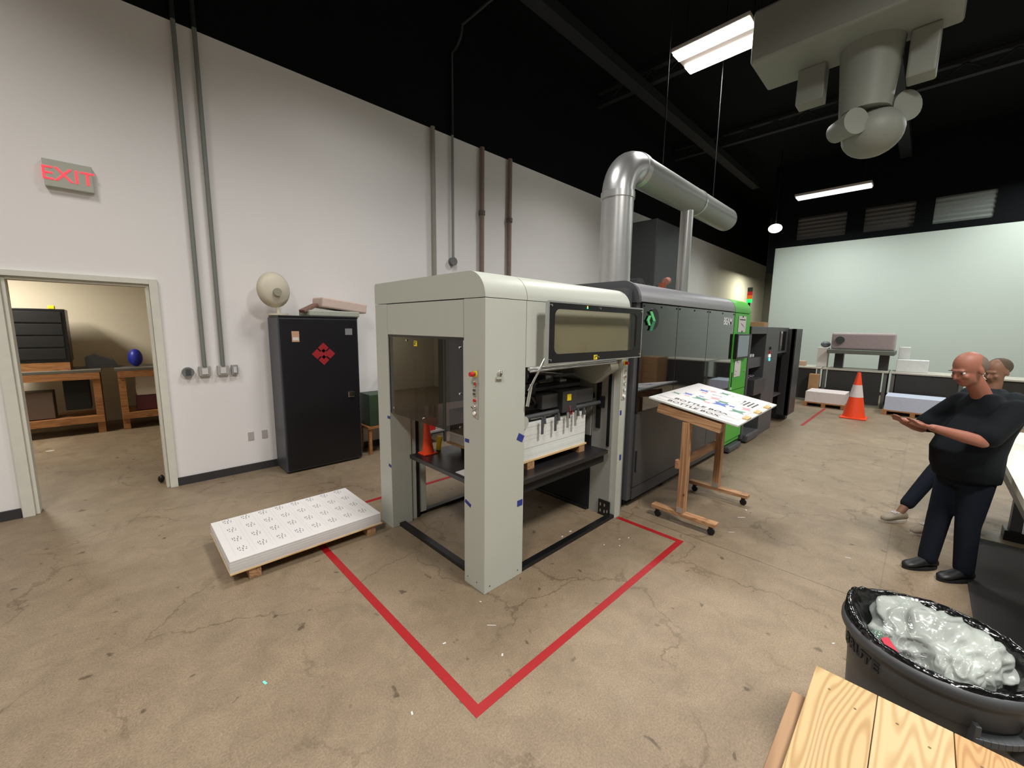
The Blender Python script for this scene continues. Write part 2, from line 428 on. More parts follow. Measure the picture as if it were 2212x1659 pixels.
# baseboards
bbm = M('charcoal_vinyl_base', (50, 48, 50), 0.6)
struct(MB().box(-6.9, -0.84, 6.305, 6.33, 0, 0.1).build('baseboard_left', bbm))
struct(MB().box(0.40, 24.8, 6.305, 6.33, 0, 0.1).build('baseboard_left_far', bbm))
struct(MB().box(17.475, 17.5, -8, 4.2, 0, 0.1).build('baseboard_far', bbm))
# door frame of the open doorway
dm = MB()
dm.box(-0.83, DX0, 6.29, 6.35, 0, DZ + 0.06).box(DX1 - 0.0, DX1 + 0.075, 6.29, 6.35, 0, DZ + 0.06).box(DX0, DX1, 6.29, 6.35, DZ, DZ + 0.06)
dm.box(DX0, DX0 + 0.03, 6.33, 6.50, 0, DZ).box(DX1 - 0.03, DX1, 6.33, 6.50, 0, DZ).box(DX0 + 0.03, DX1 - 0.03, 6.33, 6.50, DZ - 0.03, DZ)
struct(dm.build('door_1', M('door_frame_white', (212, 210, 198), 0.5), None, 0.004))
# workshop behind the doorway
bm_ = MB().box(-4, 3.2, 11.6, 11.7, 0, 3.2).box(-4.1, -4, 6.48, 11.7, 0, 3.2).box(3.2, 3.3, 6.48, 11.7, 0, 3.2).box(-4.1, 3.3, 6.48, 11.7, 3.2, 3.3)
struct(bm_.build('wall_workshop', MCREAM))

# ================================================================== floor tapes
def tape(x0, x1, y0, y1, label):
    tag(MB().box(x0, x1, y0, y1, 0.0, 0.0015).build('floor_tape', MRED), label, 'floor tape', 'red floor tape strips')
tape(1.165, 1.222, 1.418, 4.325, 'red floor tape strip running from the front corner under the white sheet pallet')
tape(1.222, 3.72, 1.418, 1.472, 'red floor tape strip running along the near long side of the grey feeder')
tape(3.665, 3.72, 1.472, 2.12, 'short red floor tape strip from the right corner towards the feeder post')
tape(1.222, 3.9, 4.27, 4.325, 'red floor tape strip on the floor behind the grey feeder')
tape(10.4, 13.2, 1.66, 1.72, 'far red floor tape strip near the orange cone')

# ================================================================== GREY FEEDER
fd = thing('sheet_feeder', 'tall light grey sheet feeder machine with open sides standing inside the red floor tape', 'machine', (1.827, 2.13, 0))
X0, Y0, Y1, XE = 1.827, 2.13, 3.765, 3.75
bx('corner_post', MGREY, fd, X0, 2.235, Y0, 2.372, 0, 2.203, 0.004)
m = MB().box(X0, 2.05, 3.53, Y1, 0, 2.203).box(2.05, 2.12, 3.56, Y1, 0, 2.203).box(2.16, 2.26, 3.60, Y1, 0, 2.203)
m.build('corner_post', MGREY, fd, 0.004)
bx('guide_slot', MBLKMAT, fd, 2.12, 2.16, 3.57, 3.7, 0, 1.3)
bx('header_panel', MGREY, fd, X0, 1.86, 2.376, 3.526, 1.925, 2.2, 0.003)
bx('seal_strip', MBLACK, fd, 1.83, 1.86, 2.376, 3.526, 1.905, 1.924)
# curved hood
def hood_prof(y0, zb, zt, r, y1, n=12):
    p = [(y0, zb), (y0, zt - r)]
    for i in range(1, n + 1):
        a = PI / 2 * i / n; p.append((y0 + r - r * math.cos(a), zt - r + r * math.sin(a)))
    p += [(y1 - 0.02, zt), (y1, zt - 0.02), (y1, zb)]
    return p
def hood(name, mat, parent, x0, x1, y0, zb, zt, r, y1):
    o = MB().prism(hood_prof(y0, zb, zt, r, y1), 'x', x0, x1, 0, True).build(name, mat, parent, 0.003)
    for p in o.data.polygons:
        if abs(p.normal.x) > 0.5: p.use_smooth = False
        elif p.area > 0.3 * (x1 - x0): p.use_smooth = False
    return o
hood('hood', MGREY, fd, X0, 2.239, Y0, 2.208, 2.397, 0.19, Y1)
hood('hood', MGREY, fd, 2.244, XE, Y0, 2.208, 2.397, 0.19, Y1)
bx('side_panel', MGREY, fd, 2.239, XE, Y0 + 0.001, 2.16, 1.70, 2.203, 0.002)
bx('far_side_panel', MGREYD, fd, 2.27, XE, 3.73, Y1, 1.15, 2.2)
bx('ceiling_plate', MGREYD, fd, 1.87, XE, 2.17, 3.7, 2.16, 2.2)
# rear post with chamfered corner
m = MB().prism([(3.655, 2.135), (3.752, 2.135), (3.885, 2.20), (3.885, 2.52), (3.655, 2.52)], 'z', 0, 1.76)
m.build('rear_post', MGREY, fd, 0.004)
bx('rear_post_upper', MDARK, fd, 3.76, 3.9, 2.2, 3.7, 0.0, 2.42)
MB().box(3.632, 3.655, 2.20, 2.45, 0.0, 1.70).build('guide_rail', MGREYD, fd)
m = MB()
for k in range(58):
    z = 0.78 + k * 0.015
    m.cyl((3.60, 2.235, z), (3.632, 2.235, z), 0.0055, seg=8).box(3.608, 3.614, 2.218, 2.252, z - 0.002, z + 0.011)
m.build('lift_chain', MBLACK, fd)
MB().box(3.622, 3.632, 2.345, 2.40, 0.95, 1.55).box(3.615, 3.632, 2.30, 2.36, 1.18, 1.3).build('slot_cover', MBLKMAT, fd)
m = MB().box(3.618, 3.632, 2.18, 2.32, 0.0, 0.17)
for (y, z) in ((2.29, .12), (2.29, .05), (2.24, .12), (2.24, .05), (2.205, .06)):
    m.box(3.614, 3.619, y - 0.006, y + 0.006, z - 0.015, z + 0.015, 1)
m.build('foot_bracket', [MBLACK, MSTEEL], fd)
m = MB().prism([(2.2, 1.78), (2.36, 1.7), (2.62, 1.66), (2.62, 1.50), (2.36, 1.44), (2.16, 1.6)], 'x', 3.50, 3.64)
m.build('chute_cover', MGREY, fd, 0.01)
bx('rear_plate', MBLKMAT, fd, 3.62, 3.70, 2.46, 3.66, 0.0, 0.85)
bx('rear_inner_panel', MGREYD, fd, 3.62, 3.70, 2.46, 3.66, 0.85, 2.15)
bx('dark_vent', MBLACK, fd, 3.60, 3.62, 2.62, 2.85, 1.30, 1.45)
# base frame on the floor
for (a, b_, c, d) in ((1.90, 1.965, 2.38, 3.55), (2.235, 3.655, 2.14, 2.205), (2.16, 3.62, 3.60, 3.665), (3.59, 3.62, 2.46, 3.6)):
    bx('base_bar', MBLACK, fd, a, b_, c, d, 0, 0.035, 0.004)
# lift platform
bx('lift_platform', M('worn_black_plate', (30, 29, 31), 0.3, var=0.5, scale=7), fd, 1.965, 3.56, 2.19, 3.42, 0.72, 0.76, 0.004)
bx('lift_crossbar', MBLKMAT, fd, 2.02, 3.56, 2.24, 2.30, 0.62, 0.72)
# front window (smoked, hanging in the front opening)
m = MB().box(1.838, 1.848, 2.385, 3.52, 1.18, 1.905)
win = m.build('front_window', MSMOKE, fd)
bx('window_trim', MSTEEL, win, 1.834, 1.852, 2.376, 2.388, 1.18, 1.905)
bx('window_trim', MBLACK, win, 1.836, 1.85, 3.516, 3.526, 1.18, 1.905)
m = MB()
for (y, z) in ((2.43, 1.24), (2.43, 1.5), (2.43, 1.85), (3.45, 1.24), (2.95, 1.22), (3.2, 1.88)):
    MB().cyl((1.830, y, z), (1.838, y, z), 0.008, seg=10).build('screw', MCHROME, win)
m = MB().box(1.832, 1.838, 3.03, 3.075, 1.835, 1.88, 0)
m.box(1.8305, 1.832, 3.035, 3.07, 1.867, 1.874, 1).box(1.8305, 1.832, 3.05, 3.065, 1.845, 1.862, 1)
m.build('warning_label', [MYEL, MINKK], win)
# slide-up side door: steel frame, black border, tinted pane
sd = MB().box(2.352, 2.372, 2.02, 2.045, 1.722, 2.203).box(3.80, 3.812, 2.02, 2.045, 1.722, 2.21).box(2.372, 3.80, 2.02, 2.045, 2.197, 2.21).box(2.372, 3.80, 2.02, 2.045, 1.722, 1.73).build('side_door', MSTEEL, fd)
def rrect(x0, x1, z0, z1, r, n=6):
    p = []
    for (cx, cz, a0) in ((x1 - r, z1 - r, 0), (x0 + r, z1 - r, 90), (x0 + r, z0 + r, 180), (x1 - r, z0 + r, 270)):
        for i in range(n + 1):
            a = math.radians(a0 + 90 * i / n); p.append((cx + r * math.cos(a), cz + r * math.sin(a)))
    return p
def ring_plate(outer, inner, axis, a0, a1, mi=0, mb=None):
    mb = mb or MB(); n = len(outer)
    def mk(p, a): return (a, p[0], p[1]) if axis == 'x' else (p[0], a, p[1])
    v = [mk(p, a0) for p in outer] + [mk(p, a0) for p in inner] + [mk(p, a1) for p in outer] + [mk(p, a1) for p in inner]
    f = []
    for i in range(n):
        j = (i + 1) % n
        f += [(i, j, n + j, n + i), (2 * n + i, 3 * n + i, 3 * n + j, 2 * n + j), (i, 2 * n + i, 2 * n + j, j), (n + i, n + j, 3 * n + j, 3 * n + i)]
    return mb.add(v, f, mi)
outer = rrect(2.372, 3.80, 1.73, 2.197, 0.002); inner = rrect(2.44, 3.70, 1.80, 2.15, 0.055)
ring_plate(outer, inner, 'y', 2.022, 2.03).build('door_border', MBLACK, sd)
MB().box(2.372, 3.80, 2.032, 2.036, 1.73, 2.197).build('glass_pane', MOLIVE, sd)
m = MB()
for x in (2.395, 3.05, 3.78):
    for z in (1.755, 2.175): MB().cyl((x, 2.014, z), (x, 2.022, z), 0.009, seg=10).build('screw', MCHROME, sd)
m = MB().box(2.98, 3.03, 2.018, 2.022, 1.735, 1.775, 0).box(3.0, 3.025, 2.0165, 2.018, 1.76, 1.768, 1).box(2.99, 3.0, 2.0165, 2.018, 1.742, 1.762, 1)
m.build('warning_label', [MYEL, MINKK], sd)
m = MB().ball((2.86, 2.02, 2.172), 0.006, 8, 6, 0).ball((2.86, 2.02, 2.184), 0.005, 8, 6, 1)
m.build('status_lamp', [M('green_led', (60, 255, 140), emit=4), M('amber_led', (255, 150, 40), emit=3)], sd)
m = MB().tube([(2.24, 2.10, 1.690), (3.45, 2.10, 1.702)], 0.014).tube([(2.24, 2.085, 1.672), (3.45, 2.085, 1.684)], 0.008)
m.build('handle_rail', MSTEEL, fd)
m = MB().tube([(2.24, 2.10, 1.52), (2.42, 2.06, 1.83)], 0.010).tube([(2.235, 2.105, 1.40), (2.27, 2.10, 1.57)], 0.014)
m.build('gas_strut', MCHROME, fd)
# control panel on the corner post
cp = MB().prism([(2.202, 1.345), (2.265, 1.36), (2.265, 1.70), (2.205, 1.70)], 'x', 1.821, 1.827).build('control_panel', M('panel_plate', (176, 172, 162), 0.4), fd, 0.002)
def btn(name, y, z, r, mats, depth=0.018, r2=None):
    m = MB().cyl((1.821, y, z), (1.815, y, z), r * 1.25, seg=24, mi=0).cyl((1.815, y, z), (1.821 - depth, y, z), r, r2 or r * 0.95, seg=24, mi=1)
    return m.build(name, mats, cp)
m = MB().cyl((1.821, 2.232, 1.67), (1.815, 2.232, 1.67), 0.025, seg=24, mi=0).cyl((1.815, 2.232, 1.67), (1.79, 2.232, 1.67), 0.012, seg=20, mi=1).cyl((1.80, 2.232, 1.67), (1.772, 2.232, 1.67), 0.018, 0.016, seg=24, mi=2)
m.build('emergency_stop', [MYEL, MDARK, MPLASTRED], cp)
m = MB().cyl((1.821, 2.232, 1.60), (1.812, 2.232, 1.60), 0.019, seg=24, mi=0).box(1.806, 1.812, 2.233, 2.246, 1.588, 1.612, 1).box(1.806, 1.812, 2.218, 2.231, 1.588, 1.612, 2)
m.build('rocker_button', [MCHROME, M('green_button', (70, 170, 120), 0.4), MPLASTRED], cp)
m = MB().box(1.812, 1.821, 2.218, 2.246, 1.515, 1.565, 0).cyl((1.812, 2.232, 1.553), (1.806, 2.232, 1.553), 0.011, seg=16, mi=1).cyl((1.812, 2.232, 1.527), (1.806, 2.232, 1.527), 0.011, seg=16, mi=1)
m.build('double_button', [MCHROME, MDARK], cp)
btn('push_button', 2.232, 1.478, 0.013, [MCHROME, MPLASTRED], 0.012)
m = MB().cyl((1.821, 2.232, 1.43), (1.81, 2.232, 1.43), 0.018, seg=20).bar((1.80, 2.222, 1.424), (1.80, 2.242, 1.436), 0.02, 0.008, (0, 0, 1))
m.cyl((1.81, 2.232, 1.43), (1.79, 2.232, 1.43), 0.012, seg=16).build('selector_knob', MCHROME, cp)
btn('indicator_button', 2.232, 1.385, 0.013, [MCHROME, M('white_button', (250, 250, 245), 0.3)], 0.014)
# second control strip on the rear post
cp2 = MB().box(3.668, 3.735, 2.128, 2.135, 1.28, 1.62).build('control_panel', M('panel_plate', (0, 0, 0)), fd, 0.002)
m = MB()
m.cyl((3.70, 2.128, 1.66), (3.70, 2.12, 1.66), 0.026, seg=20, mi=0).cyl((3.70, 2.12, 1.66), (3.70, 2.09, 1.66), 0.017, seg=20, mi=1)
m.build('emergency_stop', [MYEL, MPLASTRED], cp2)
m = MB()
for z in (1.58, 1.52, 1.455, 1.39): m.cyl((3.70, 2.128, z), (3.70, 2.112, z), 0.014, seg=16)
m.build('push_button', MCHROME, cp2)
MB().cyl((3.70, 2.128, 1.32), (3.70, 2.112, 1.32), 0.016, seg=16).build('indicator_button', MATS['white_button'], cp2)
# magnetic clip with its rings
cl = MB().box(1.925, 1.985, 2.11, 2.13, 1.636, 1.652).obox((1.955, 2.116, 1.66), (0.012, 0, 0), (0, 0.006, 0.004), (0, -0.004, 0.018))
for dx in (-0.008, 0.008):
    cl.tube([(1.955 + dx + 0.012 * math.cos(t), 2.112, 1.678 + 0.018 * math.sin(t)) for t in [k * 2 * PI / 16 for k in range(17)]], 0.0022, 8)
tag(cl.build('magnetic_clip', MCHROME), 'small chrome clip stuck on the side of the grey feeder corner post', 'clip')
# blue masking tape marks
def patch_x(y, z, w=0.05, h=0.028, tilt=0.0, x=1.8265):
    c, s = math.cos(tilt), math.sin(tilt)
    MB().obox((x, y, z), (0.0008, 0, 0), (0, w / 2 * c, w / 2 * s), (0, -h / 2 * s, h / 2 * c)).build('masking_tape', MTAPEB, fd)
def patch_y(x, z, w=0.05, h=0.045, tilt=0.0, y=2.1293):
    c, s = math.cos(tilt), math.sin(tilt)
    MB().obox((x, y, z), (w / 2 * c, 0, w / 2 * s), (0, 0.0008, 0), (-h / 2 * s, 0, h / 2 * c)).build('masking_tape', MTAPEB, fd)
patch_x(3.552, 1.13); patch_x(3.555, 0.645, tilt=0.2); patch_x(2.335, 1.158); patch_x(2.325, 0.665, 0.075, tilt=0.35)
patch_y(2.19, 1.155, 0.07, 0.055, -0.5); patch_y(2.195, 0.62, 0.06, 0.05)
patch_y(3.675, 1.145, 0.03, 0.05, y=2.134); patch_y(3.71, 0.66, 0.035, 0.06, y=2.134)
for (x, z) in ((1.88, 0.05), (2.18, 0.05)): MB().cyl((x, 2.127, z), (x, 2.131, z), 0.005, seg=8).build('screw', MDARK, fd)
for y in (2.22, 2.33): MB().cyl((1.825, y, 0.06), (1.828, y, 0.06), 0.005, seg=8).build('screw', MDARK, fd)
# feeding head above the paper pile
fh = MB().box(2.40, 3.62, 2.42, 2.47, 1.27, 1.32).build('head_beam', MBLACK, fd, 0.004)
MB().cyl((2.36, 2.36, 1.23), (3.62, 2.36, 1.23), 0.022, seg=16).build('cross_shaft', MDARK, fh)
MB().box(2.70, 2.98, 2.36, 2.60, 1.27, 1.40).build('drive_housing', MDARK, fh, 0.006)
MB().box(2.92, 3.14, 2.30, 2.56, 1.22, 1.42).build('drive_housing', MDARK2, fh, 0.006)
MB().box(3.14, 3.50, 2.36, 2.56, 1.26, 1.40).build('drive_housing', MDARK, fh, 0.006)
MB().box(2.98, 3.04, 2.294, 2.30, 1.33, 1.39).build('warning_label', MYEL, fh)
for x in (2.62, 2.80, 2.98, 3.10):
    m = MB().box(x, x + 0.028, 2.29, 2.297, 1.07, 1.22)
    m.build('sheet_guide', MDARK if x < 2.9 else MSTEEL, fh)
for x in (2.70, 2.9, 3.05, 3.2, 3.3): MB().cyl((x, 2.33, 1.22), (x, 2.33, 1.15), 0.012, 0.02, seg=12).build('suction_cup', MDARK, fh)
m = MB().tube([(2.55 + 0.1 * math.cos(t), 2.40, 1.30 + 0.1 * math.sin(t)) for t in [PI * 0.1 + k * PI / 12 for k in range(19)]], 0.016, 10)
m.build('air_hose', MBLACK, fh)
MB().cyl((2.43, 2.32, 1.20), (2.43, 2.36, 1.20), 0.055, seg=24).build('guide_wheel', MGREY, fh)
m = MB().tube([(3.02, 2.29, 1.28), (3.0, 2.27, 1.24), (3.03, 2.28, 1.19), (3.08, 2.30, 1.22)], 0.003, 6)
m.build('red_wire', MPLASTRED, fh)
# transport table seen above the head
tt = MB().obox((3.05, 2.95, 1.45), (0.42, 0, 0.0), (0, 0.45, 0.02), (0, 0, 0.015)).build('transport_table', MDARK, fd)
for x, y in ((2.82, 2.62), (3.05, 2.72), (3.25, 2.60)): bx('feed_pad', MPAPER, tt, x, x + 0.10, y, y + 0.08, 1.455, 1.475)
MB().bar((2.70, 2.55, 1.50), (3.45, 2.80, 1.52), 0.03, 0.03).build('feed_arm', MBLACK, tt)
MB().bar((2.78, 2.75, 1.50), (3.42, 2.52, 1.54), 0.025, 0.025).build('feed_arm', MBLACK, tt)
m = MB().box(2.63, 2.65, 2.50, 2.52, 1.30, 1.70).box(2.55, 2.72, 2.46, 2.54, 1.44, 1.50).cyl((2.66, 2.44, 1.42), (2.66, 2.5, 1.42), 0.04, seg=16)
m.build('sensor_bracket', MBLACK, fd)
MB().prism(rrect(2.76, 3.24, 1.42, 1.72, 0.06), 'y', 2.60, 2.606).build('clear_guard', MCLEAR, fd)
MB().tube([(2.76, 2.58, 1.60), (3.60, 2.58, 1.50)], 0.005, 8).build('tie_rod', MSTEEL, fd)

# paper pile on the lift, on its own plywood skid
pp = thing('paper_pile', 'tall pile of white board sheets on a plywood skid inside the grey feeder', 'paper pile', (2.9, 2.8, 0.76))
m = MB()
for k in range(9):
    z0 = 0.846 + k * 0.037; j = random.uniform(-0.004, 0.004)
    m.box(2.36 + j, 3.355 + j, 2.345 + j * 0.6, 3.30, z0, z0 + 0.036)
m.build('sheets', MPAPERE, pp, 0.001)
bx('skid_board', MTAN, pp, 2.33, 3.375, 2.335, 3.32, 0.83, 0.846)
for x in (2.50, 3.26): bx('skid_leg', MSTUDY, pp, x, x + 0.09, 2.34, 3.3, 0.76, 0.83)
tag(MB().box(2.0, 2.16, 2.42, 2.72, 0.7605, 0.764).build('paper_sheet', MPAPER), 'single white paper sheet lying on the front corner of the black lift platform', 'paper')

# ================================================================== DARK LASER CUTTER
lc = thing('laser_cutter', 'long charcoal die cutting machine with black gloss doors and a green end panel', 'machine', (3.92, 2.13, 0))
CX0, CXG, CX1 = 3.93, 6.93, 7.72
bx('body', MDARK, lc, CX0, CXG, 2.155, 3.73, 0.10, 2.285, 0.004)
bx('plinth', MBLKMAT, lc, 4.0, CX1 - 0.05, 2.24, 3.68, 0.0, 0.10)
hood('hood', MROOF, lc, CX0 + 0.03, CXG - 0.004, Y0, 2.29, 2.505, 0.2, 3.76)
hood('hood_end', MDARK, lc, CX0 - 0.02, CX0 + 0.028, Y0 - 0.006, 2.28, 2.512, 0.2, 3.76)
# gloss doors and lower doors
for (a, b_) in ((4.0, 4.875), (4.885, 5.85), (5.86, CXG - 0.01)):
    d = bx('gloss_door', MGLOSS, lc, a, b_, 2.13, 2.155, 1.10, 2.278, 0.002)
    for x in (a + 0.04, (a + b_) / 2, b_ - 0.04): MB().cyl((x, 2.124, 2.25), (x, 2.13, 2.25), 0.011, seg=12).build('screw', MBLACK, d)
for (a, b_) in ((4.0, 5.24), (5.25, 6.10), (6.11, CXG - 0.01)):
    d = bx('lower_door', MDARK2, lc, a, b_, 2.13, 2.155, 0.245, 1.09, 0.002)
bx('door_ledge', MBLACK, lc, 4.0, CXG - 0.01, 2.125, 2.155, 1.085, 1.105)
bx('kick_panel', MDARK2, lc, 4.0, CXG - 0.01, 2.135, 2.155, 0.105, 0.235)
bx('door_handle', MBLKMAT, lc, 4.03, 4.045, 2.12, 2.135, 0.42, 0.66)
# round badge with green chevrons
MB().cyl((4.25, 2.13, 2.115), (4.25, 2.118, 2.115), 0.115, seg=40).build('round_badge', MBLACK, lc, 0.003)
MLG = M('mint_green_enamel', (96, 196, 122), 0.4); MDG = M('deep_green_enamel', (44, 120, 84), 0.4)
def poly_y(mb, pts, y0, y1, mi=0): return mb.prism(pts, 'y', y0, y1, mi)
m = MB()
poly_y(m, [(4.13, 2.195), (4.185, 2.195), (4.27, 2.095), (4.215, 2.095)], 2.108, 2.117, 0)
poly_y(m, [(4.27, 2.095), (4.215, 2.095), (4.15, 1.99), (4.205, 1.99)], 2.108, 2.117, 1)
poly_y(m, [(4.08, 2.10), (4.125, 2.10), (4.165, 2.15), (4.12, 2.15)], 2.108, 2.117, 0)
poly_y(m, [(4.08, 2.10), (4.125, 2.10), (4.165, 2.045), (4.12, 2.045)], 2.108, 2.117, 0)
m.build('emblem', [MLG, MDG], lc)
v, f = text_mesh('BEAM', 0.15, (6.44, 2.127, 2.09), (1, 0, 0), (0, 0, 1), 0.003, bold=0.002)
MB().add(v, f).build('lettering', M('silver_letter', (235, 237, 238), 0.4), lc)
# green end section
hood('green_hood', MGREEN, lc, CXG, CX1, Y0 - 0.004, 2.285, 2.505, 0.2, 3.76)
bx('green_frame', MGREEN, lc, CXG, CX1, 2.15, 3.73, 0.12, 2.28, 0.004)
bx('green_door', MGREEN, lc, CXG + 0.004, CX1 - 0.004, 2.122, 2.15, 1.045, 2.275, 0.004)
bx('green_door', MGREEN, lc, CXG + 0.004, CX1 - 0.004, 2.122, 2.15, 0.20, 1.035, 0.004)
m = MB().box(CXG + 0.05, CXG + 0.085, 2.117, 2.123, 1.10, 1.34).build('recessed_handle', MBLKMAT, lc)
m = MB().box(CXG + 0.05, CXG + 0.085, 2.117, 2.123, 0.74, 0.98).build('recessed_handle', MBLKMAT, lc)
m = MB().box(CXG + 0.045, CXG + 0.09, 2.115, 2.122, 1.06, 1.1).build('latch', MPAPER, lc)
m = MB().box(CXG + 0.045, CXG + 0.09, 2.115, 2.122, 0.98, 1.02).build('latch', MPAPER, lc)
ts = bx('touch_screen', MBLACK, lc, 6.97, 7.56, 2.07, 2.122, 1.555, 1.95, 0.006)
MB().box(7.0, 7.53, 2.066, 2.07, 1.585, 1.925).build('display', M('screen_glow', (100, 112, 120), 0.15, emit=0.25), ts)
m = MB().cyl((7.6, 2.10, 1.33), (7.6, 2.122, 1.33), 0.018, seg=14)
m.build('door_lock', MSTEEL, lc)
m = MB().cyl((7.62, 2.15, 0.12), (7.62, 2.15, 0.0), 0.03, seg=14).cyl((7.1, 2.2, 0.12), (7.1, 2.2, 0.0), 0.03, seg=14)
m.build('levelling_foot', MBLACK, lc)
bx('foot_cover', MDARK, lc, 7.0, 7.6, 2.06, 2.16, 0.02, 0.11, 0.02)
# taped notices
n1 = MB().box(7.09, 7.45, 2.114, 2.118, 1.98, 2.235).build('notice', MPAPER, None)
tag(n1, 'white printed notice clipped above the touch screen on the green panel', 'notice', 'notices on the green panel')
m = MB().box(7.13, 7.41, 2.1125, 2.114, 2.17, 2.185).bar((7.2, 2.113, 2.12), (7.3, 2.113, 2.08), 0.001, 0.008).bar((7.28, 2.113, 2.11), (7.38, 2.113, 2.05), 0.001, 0.006)
m.build('print', MINKK, n1)
m = MB().cyl((7.27, 2.105, 2.225), (7.27, 2.114, 2.225), 0.014, seg=12).cyl((7.27, 2.105, 1.99), (7.27, 2.114, 1.99), 0.014, seg=12)
m.build('magnet', MBLACK, n1)
n2 = MB().box(7.07, 7.37, 2.112, 2.116, 1.26, 1.52).build('notice', MPAPER, None)
tag(n2, 'white printed notice hanging from a magnet below the touch screen on the green panel', 'notice', 'notices on the green panel')
m = MB().bar((7.12, 2.111, 1.36), (7.19, 2.111, 1.34), 0.001, 0.006).bar((7.1, 2.111, 1.30), (7.16, 2.111, 1.29), 0.001, 0.006)
m.build('print', MINKK, n2)
MB().box(7.19, 7.25, 2.10, 2.112, 1.495, 1.525).build('clip', MCHROME, n2)
# signal tower
TX, TY = 7.80, 2.193
st = MB().cyl((TX, TY, 2.22), (TX, TY, 2.477), 0.019, seg=14).build('signal_pole', MBLACK, lc)
for z, c, e in ((2.477, (30, 200, 90), 1.6), (2.539, (235, 110, 30), 0.25), (2.601, (200, 40, 40), 0.2)):
    MB().cyl((TX, TY, z), (TX, TY, z + 0.06), 0.040, seg=20).build('signal_lamp', M('lamp_%d' % c[0], c, 0.3, emit=e), st)
MB().cyl((TX, TY, 2.663), (TX, TY, 2.73), 0.040, seg=20).build('signal_cap', M('dark_green_cap', (48, 58, 50), 0.5), st)
bx('signal_bracket', MDARK, lc, CX1, TX + 0.02, TY - 0.025, TY + 0.025, 2.20, 2.23)

# ================================================================== DARK STACKER at the far end
sk = thing('sheet_stacker', 'dark grey delivery stacker with an open door at the far end of the machine line', 'machine', (7.8, 2.1, 0))
bx('near_post', MDARK, sk, 7.76, 7.86, 2.12, 2.3, 0.1, 2.08)
m = MB().box(8.70, 9.62, 2.10, 3.7, 0.0, 2.08)
m.build('main_post', MDARK, sk, 0.008)
bx('header', MDARK, sk, 7.76, 8.70, 2.10, 3.7, 1.95, 2.08, 0.004)
bx('inner_back', MBLKMAT, sk, 7.8, 8.68, 3.5, 3.6, 0.9, 1.95)
bx('inner_shelf', MDARK, sk, 7.86, 8.70, 2.15, 3.5, 1.34, 1.52, 0.004)
bx('inner_drawer', MDARK2, sk, 8.0, 8.70, 2.05, 2.6, 0.86, 1.14, 0.004)
m = MB().box(8.22, 8.58, 2.5, 2.7, 1.56, 1.78); m.build('inner_box', MDARK2, sk)
m = MB()
for x in (7.95, 8.15, 8.32): m.box(x, x + 0.08, 2.2, 2.24, 1.53, 1.58)
m.build('white_sensor', MPAPER, sk)
m = MB()
for k, x in enumerate((8.2, 8.3, 8.4, 8.5)): m.cyl((x, 2.2, 1.16 + 0.01 * (k % 2)), (x + 0.12, 2.35, 1.17), 0.008, seg=8)
m.build('pens', M('pink_grey_plastic', (190, 170, 178), 0.5), sk)
bx('lower_panel', MGREYD, sk, 7.86, 8.70, 2.3, 2.36, 0.3, 0.82)
MB().tube([(7.95, 2.25, 0.75), (8.1, 2.2, 0.5), (8.35, 2.2, 0.45), (8.6, 2.25, 0.7)], 0.03, 10).build('cable_loop', MBLACK, sk)
m = MB().cyl((9.0, 2.10, 1.68), (9.0, 2.07, 1.68), 0.03, seg=16, mi=0).cyl((9.0, 2.10, 1.60), (9.0, 2.08, 1.60), 0.028, seg=16, mi=1)
m.build('push_button', [MDARK2, MPLASTRED], sk)
MB().cyl((9.0, 2.10, 1.53), (9.0, 2.08, 1.53), 0.03, seg=16).build('lit_button', M('lit_white', (255, 250, 235), emit=1.5), sk)
MB().cyl((9.0, 2.10, 1.46), (9.0, 2.08, 1.46), 0.03, seg=16).build('lit_button', M('lit_cyan', (90, 220, 225), emit=0.8), sk)
bx('top_bridge', MDARK, sk, 9.62, 10.5, 2.12, 3.7, 1.55, 2.08, 0.004)
bx('viewing_window', MCLEAR, sk, 9.75, 10.2, 2.10, 2.118, 1.6, 2.0)
bx('inner_wall', MBLACK, sk, 9.62, 10.9, 2.7, 2.8, 0.4, 1.55)
bx('waste_plate', MDARK, sk, 9.62, 10.6, 2.15, 2.7, 0.62, 0.66)
m = MB().box(9.8, 10.0, 2.3, 2.6, 1.2, 1.34, 0).box(9.9, 10.1, 2.3, 2.5, 0.8, 1.0, 1).cyl((9.9, 2.28, 0.86), (9.9, 2.3, 0.86), 0.05, seg=12, mi=2).box(9.95, 10.15, 2.28, 2.3, 1.06, 1.10, 2)
m.build('drive_unit', [MYEL, MBLUE, MSTEEL], sk)
m = MB().tube([(9.8, 2.3, 1.5), (9.9, 2.25, 1.35), (10.0, 2.3, 1.1), (10.15, 2.35, 0.9)], 0.015, 8).tube([(10.1, 2.3, 1.52), (9.95, 2.22, 1.3), (9.85, 2.3, 1.0)], 0.012, 8)
m.build('cable', MBLUE, sk)
dr = MB().box(10.45, 11.1, 1.98, 2.06, 0.16, 2.06).box(10.45, 10.52, 1.98, 2.2, 0.16, 2.06).build('open_door', MDARK2, sk, 0.008)
bx('back_wall', MDARK, sk, 10.9, 11.1, 2.1, 3.7, 0, 2.06)
bx('end_foot', MDARK, sk, 7.9, 8.6, 2.05, 2.4, 0.02, 0.16, 0.03)
tag(MB().obox((9.4, 2.6, 2.13), (0.35, 0.05, 0), (-0.03, 0.3, 0), (0, 0, 0.045)).build('cardboard_box', MCARD, None, 0.004), 'flat cardboard box lying on top of the dark stacker', 'box')

